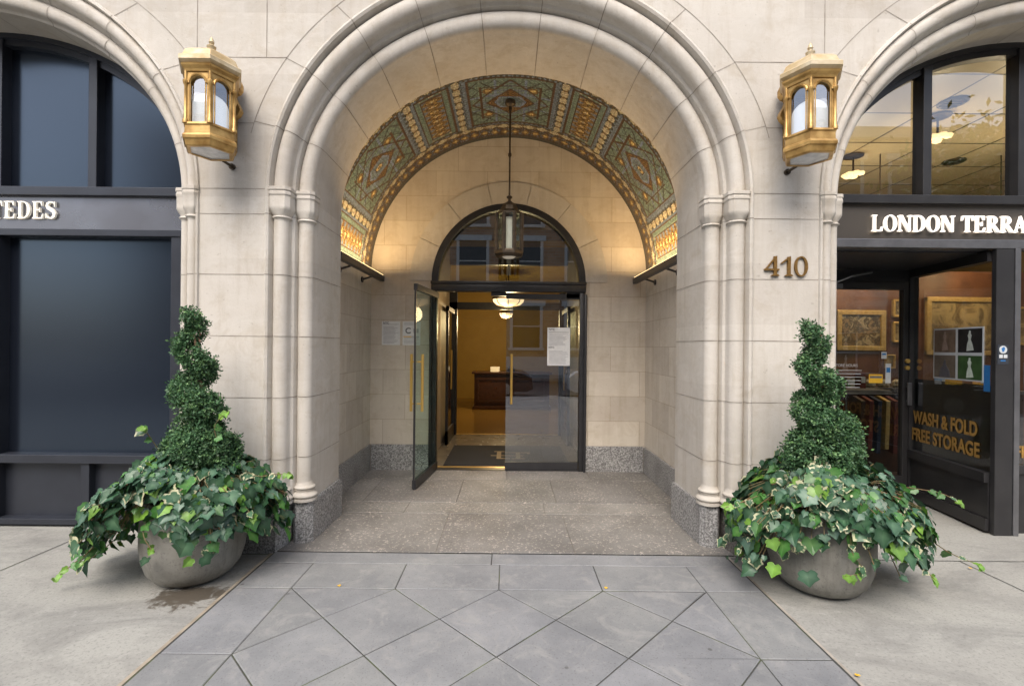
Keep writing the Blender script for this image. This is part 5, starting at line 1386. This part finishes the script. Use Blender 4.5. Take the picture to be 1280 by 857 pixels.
def spiral(z0, z1, turns, ph, o0, o1, r0, r1, n=34, pw=1.2):
    out = []
    for i in range(n):
        t_ = i / (n - 1); k_ = t_ ** pw; a = ph + turns * 2 * pi * t_
        out.append(((o0 + (o1 - o0) * k_) * cos(a), (o0 + (o1 - o0) * k_) * sin(a), z0 + (z1 - z0) * t_, r0 + (r1 - r0) * k_))
    return out
def shift(L_, f): return [(a + f(c), b_, c, d) for a, b_, c, d in L_]
lsp = shift(spiral(1.70, .96, 2.6, radians(-70), .022, .085, .042, .105), lambda z: -.02 - .045 * max(0, (z - 1.2)) / .5)
topiary(PLX + .02, PLY, 11, 'slimmer spiral clipped boxwood with open twist, left of the entrance', lsp,
        [(-.04, 0, .86, .13), (.07, -.03, .84, .13), (.13, .0, .80, .11), (-.10, .0, .82, .11), (0, .07, .84, .12), (0, -.09, .83, .12), (.03, 0, .92, .10)])
rsp = shift(spiral(1.64, .98, 2.4, radians(200), .018, .075, .048, .108), lambda z: -.05 * max(0, z - 1.1) / .5)
topiary(PRX, PRY, 12, 'fuller spiral clipped boxwood with a wide shoulder, right of the entrance', rsp,
        [(-.05, 0, .90, .11), (.07, -.03, .94, .13), (.13, .0, .86, .11), (-.10, .0, .82, .10), (0, .07, .88, .12), (.02, -.08, .86, .12), (.04, 0, 1.02, .11), (.15, 0, .80, .08)])
def reachL(phi):
    fx, fy = cos(phi), sin(phi)
    return .40 + (.25 * fx * fx if fx < 0 else .10 * fx * fx) + (.05 if fy > 0 else .0) + .04 * sin(5 * phi)
def reachR(phi):
    fx, fy = cos(phi), sin(phi)
    return .41 + (.14 * fx * fx if fx < 0 else .20 * fx * fx) + (.04 if fy > 0 else 0) + .04 * sin(4 * phi + 1)
ivy(PLX - .03, PLY, 1, reachL, 'dark trailing ivy spilling far to the left over the left planter',
    [[(-2.4, 3.0, .45), (-2.5, 2.95, .28), (-2.6, 2.9, .18), (-2.70, 2.88, .09)], [(-2.3, 2.95, .40), (-2.4, 2.88, .28), (-2.5, 2.85, .2)], [(-1.75, 3.1, .72), (-1.6, 3.08, .66), (-1.48, 3.05, .68), (-1.36, 3.03, .69)], [(-1.7, 3.0, .6), (-1.6, 2.95, .5), (-1.55, 2.95, .44)],
     [(-2.1, 2.85, .52), (-2.08, 2.75, .42), (-2.02, 2.74, .32)], [(-2.2, 3.1, .75), (-2.3, 3.05, .95), (-2.27, 3.0, .98)], [(-1.8, 3.05, .80), (-1.83, 3.0, .98), (-1.75, 3.0, 1.08)]])
ivy(PRX + .02, PRY, 2, reachR, 'variegated trailing ivy with cream edged leaves filling the right planter',
    [[(2.5, 3.0, .45), (2.7, 2.95, .28), (2.9, 2.92, .2)], [(2.35, 2.9, .4), (2.45, 2.85, .25), (2.52, 2.82, .16)], [(1.6, 3.0, .6), (1.45, 2.98, .55), (1.36, 2.98, .52)], [(1.95, 2.72, .48), (1.92, 2.66, .38), (1.98, 2.66, .28), (1.88, 2.66, .25)], [(2.5, 3.0, .65), (2.7, 2.98, .62), (2.82, 2.98, .55)]])
# fallen leaves
for i, (x, y_) in enumerate(((-1.04, 2.99), (.62, 2.98), (2.9, 2.55), (1.62, 2.2), (3.2, 3.3))):
    m = MB(); r = random.Random(i); ivy_leaf(m, Vector((x, y_, .012)), Vector((r.gauss(0, 1), r.gauss(0, 1), 0)), Vector((0, 0, 1)), .022, 2, r)
    o = m.build('fallen_leaf', 'ink_yellow'); tag(o, ('tiny yellow leaf at the left corner joint of the bluestone paving', 'tiny yellow leaf on the right of the bluestone paving joint', 'tiny yellow leaf on the concrete in front of the right planter', 'tiny yellow leaf on the right edge of the bluestone paving', 'tiny yellow leaf far right near the shop post')[i], 'leaf', 'fallen yellow leaves')

# ------------------------------------------------------------ across the street (seen in the glass)
ob = thing('brick_building', 'brown brick apartment house across the street, seen reflected in the door glass', 'building', (0, -15, 0))
m = MB(); m.box(-18, 30, -15.5, -15, 0, 12); m.build('wall', 'brick', ob)
m = MB(); m.box(-18, 30, -15.0, -14.93, 0, 1.0); m.box(-18, 30, -15.0, -14.9, 4.3, 4.6); m.box(-18, 30, -15.0, -14.7, 11.6, 12.1); m.build('stone_band', 'trim_white', ob)
wi = 0
for zz in (1.6, 5.2, 8.4):
    for x in range(-17, 21, 3):
        m = MB(); w = .75; h_ = 2.1
        m.box(x - w - .16, x - w, -15.0, -14.92, zz - .1, zz + h_ + .1); m.box(x + w, x + w + .16, -15.0, -14.92, zz - .1, zz + h_ + .1); m.box(x - w - .3, x + w + .3, -15.0, -14.86, zz + h_ + .1, zz + h_ + .4); m.box(x - w - .25, x + w + .25, -15.0, -14.84, zz - .25, zz - .1); m.box(x - w, x + w, -15, -14.95, zz + h_ * .5, zz + h_ * .5 + .06)
        q = m.build('window', 'trim_white', ob); m = MB(); m.box(x - w, x + w, -15.0, -14.97, zz - .1, zz + h_ + .1); m.build('pane', 'car_glass', q)
def car(x, y_, mat, label):
    t = thing('parked_car', label, 'car', (x, y_, -.14), 'cars parked across the street')
    L_, Wd, z0 = 4.6, 1.8, -.14
    body = [(-2.3, .35), (-2.28, .75), (-2.1, .92), (-1.35, 1.0), (1.2, .98), (2.0, .88), (2.27, .72), (2.3, .35), (2.1, .25), (-2.1, .25)]
    m = MB(); f_ = lambda u, v, d: (x + u, y_ + d, z0 + v)
    rows_ = []
    for d, k_ in ((-.9, .9), (-.84, .98), (-.5, 1.0), (.5, 1.0), (.84, .98), (.9, .9)): rows_.append([(x + u * (.97 + .03 * k_), y_ + d, z0 + .25 + (v - .25) * k_) for u, v in body])
    m.grid(rows_, 0, True); n_ = len(body); m.add(rows_[0], [list(range(n_))]); m.add(rows_[-1], [list(range(n_))])
    roof = [(-1.7, .97), (-.95, 1.40), (-.2, 1.47), (.5, 1.42), (1.25, .96)]
    m.grid([[(x + u * (1 if abs(d) > .7 else 1), y_ + d * (1 if v < 1 else .82), z0 + v + .012) for u, v in roof] for d in (-.80, .80)])
    m.build('body', mat, t, smooth=True, angle=30)
    m = MB(); m.prism([(u * .97, v - .02) for u, v in roof], lambda u, v, d: (x + u, y_ + d * (1 if v < 1 else .83), z0 + v), -.79, .79); m.build('window_band', 'car_glass', t)
    for u in (-1.4, 1.4):
        for d in (-.82, .82):
            m = MB(); m.tube([(x + u, y_ + d - .1, z0 + .33), (x + u, y_ + d + .1, z0 + .33)], .33, 24); q = m.build('wheel', 'tyre', t, smooth=True, angle=40)
            m = MB(); m.tube([(x + u, y_ + d - .105, z0 + .33), (x + u, y_ + d + .105, z0 + .33)], .2, 18); m.build('rim', 'chrome', q)
car(-1.5, -4.3, 'car_dark', 'black sedan parked at the near kerb, reflected in the door glass')
car(4.2, -4.3, 'car_white', 'white sedan parked at the near kerb, reflected in the shop glass')
def street_tree(x, y_, label, seed):
    t = thing('street_tree', label, 'tree', (x, y_, 0), 'street trees behind the viewer'); r = random.Random(seed)
    m = MB(); m.tube([(x, y_, 0), (x + .05, y_, 2), (x, y_ + .1, 3.6), (x + .2, y_, 5.5)], [.16, .13, .1, .04], 10)
    cr = []
    for k_ in range(9):
        a = k_ * 2.4; e = Vector((x + 1.5 * cos(a), y_ + 1.3 * sin(a), 4.6 + r.uniform(0, 2.2))); m.tube([(x, y_, 3.0 + .2 * k_), e], [.06, .02], 6); cr.append(e)
    m.build('trunk', 'bark', t, smooth=True)
    fo = MB()
    for i in range(5000):
        e = r.choice(cr); p = e + Vector((r.gauss(0, .5), r.gauss(0, .5), r.gauss(0, .4)))
        d = Vector((r.gauss(0, 1), r.gauss(0, 1), r.gauss(0, 1))).normalized(); s_ = d.orthogonal().normalized(); L_ = r.uniform(.08, .14); g = r.uniform(.6, 1.4)
        fo.add([tuple(p), tuple(p + d * L_ + s_ * L_ * .35), tuple(p + d * L_ * 2), tuple(p + d * L_ - s_ * L_ * .35)], [[0, 1, 2, 3]], 0, (.06 * g, .13 * g, .03 * g))
    fo.build('crown', 'boxleaf', t)
street_tree(12.5, -3.9, 'green street tree reflected in the right lunette glass', 5)
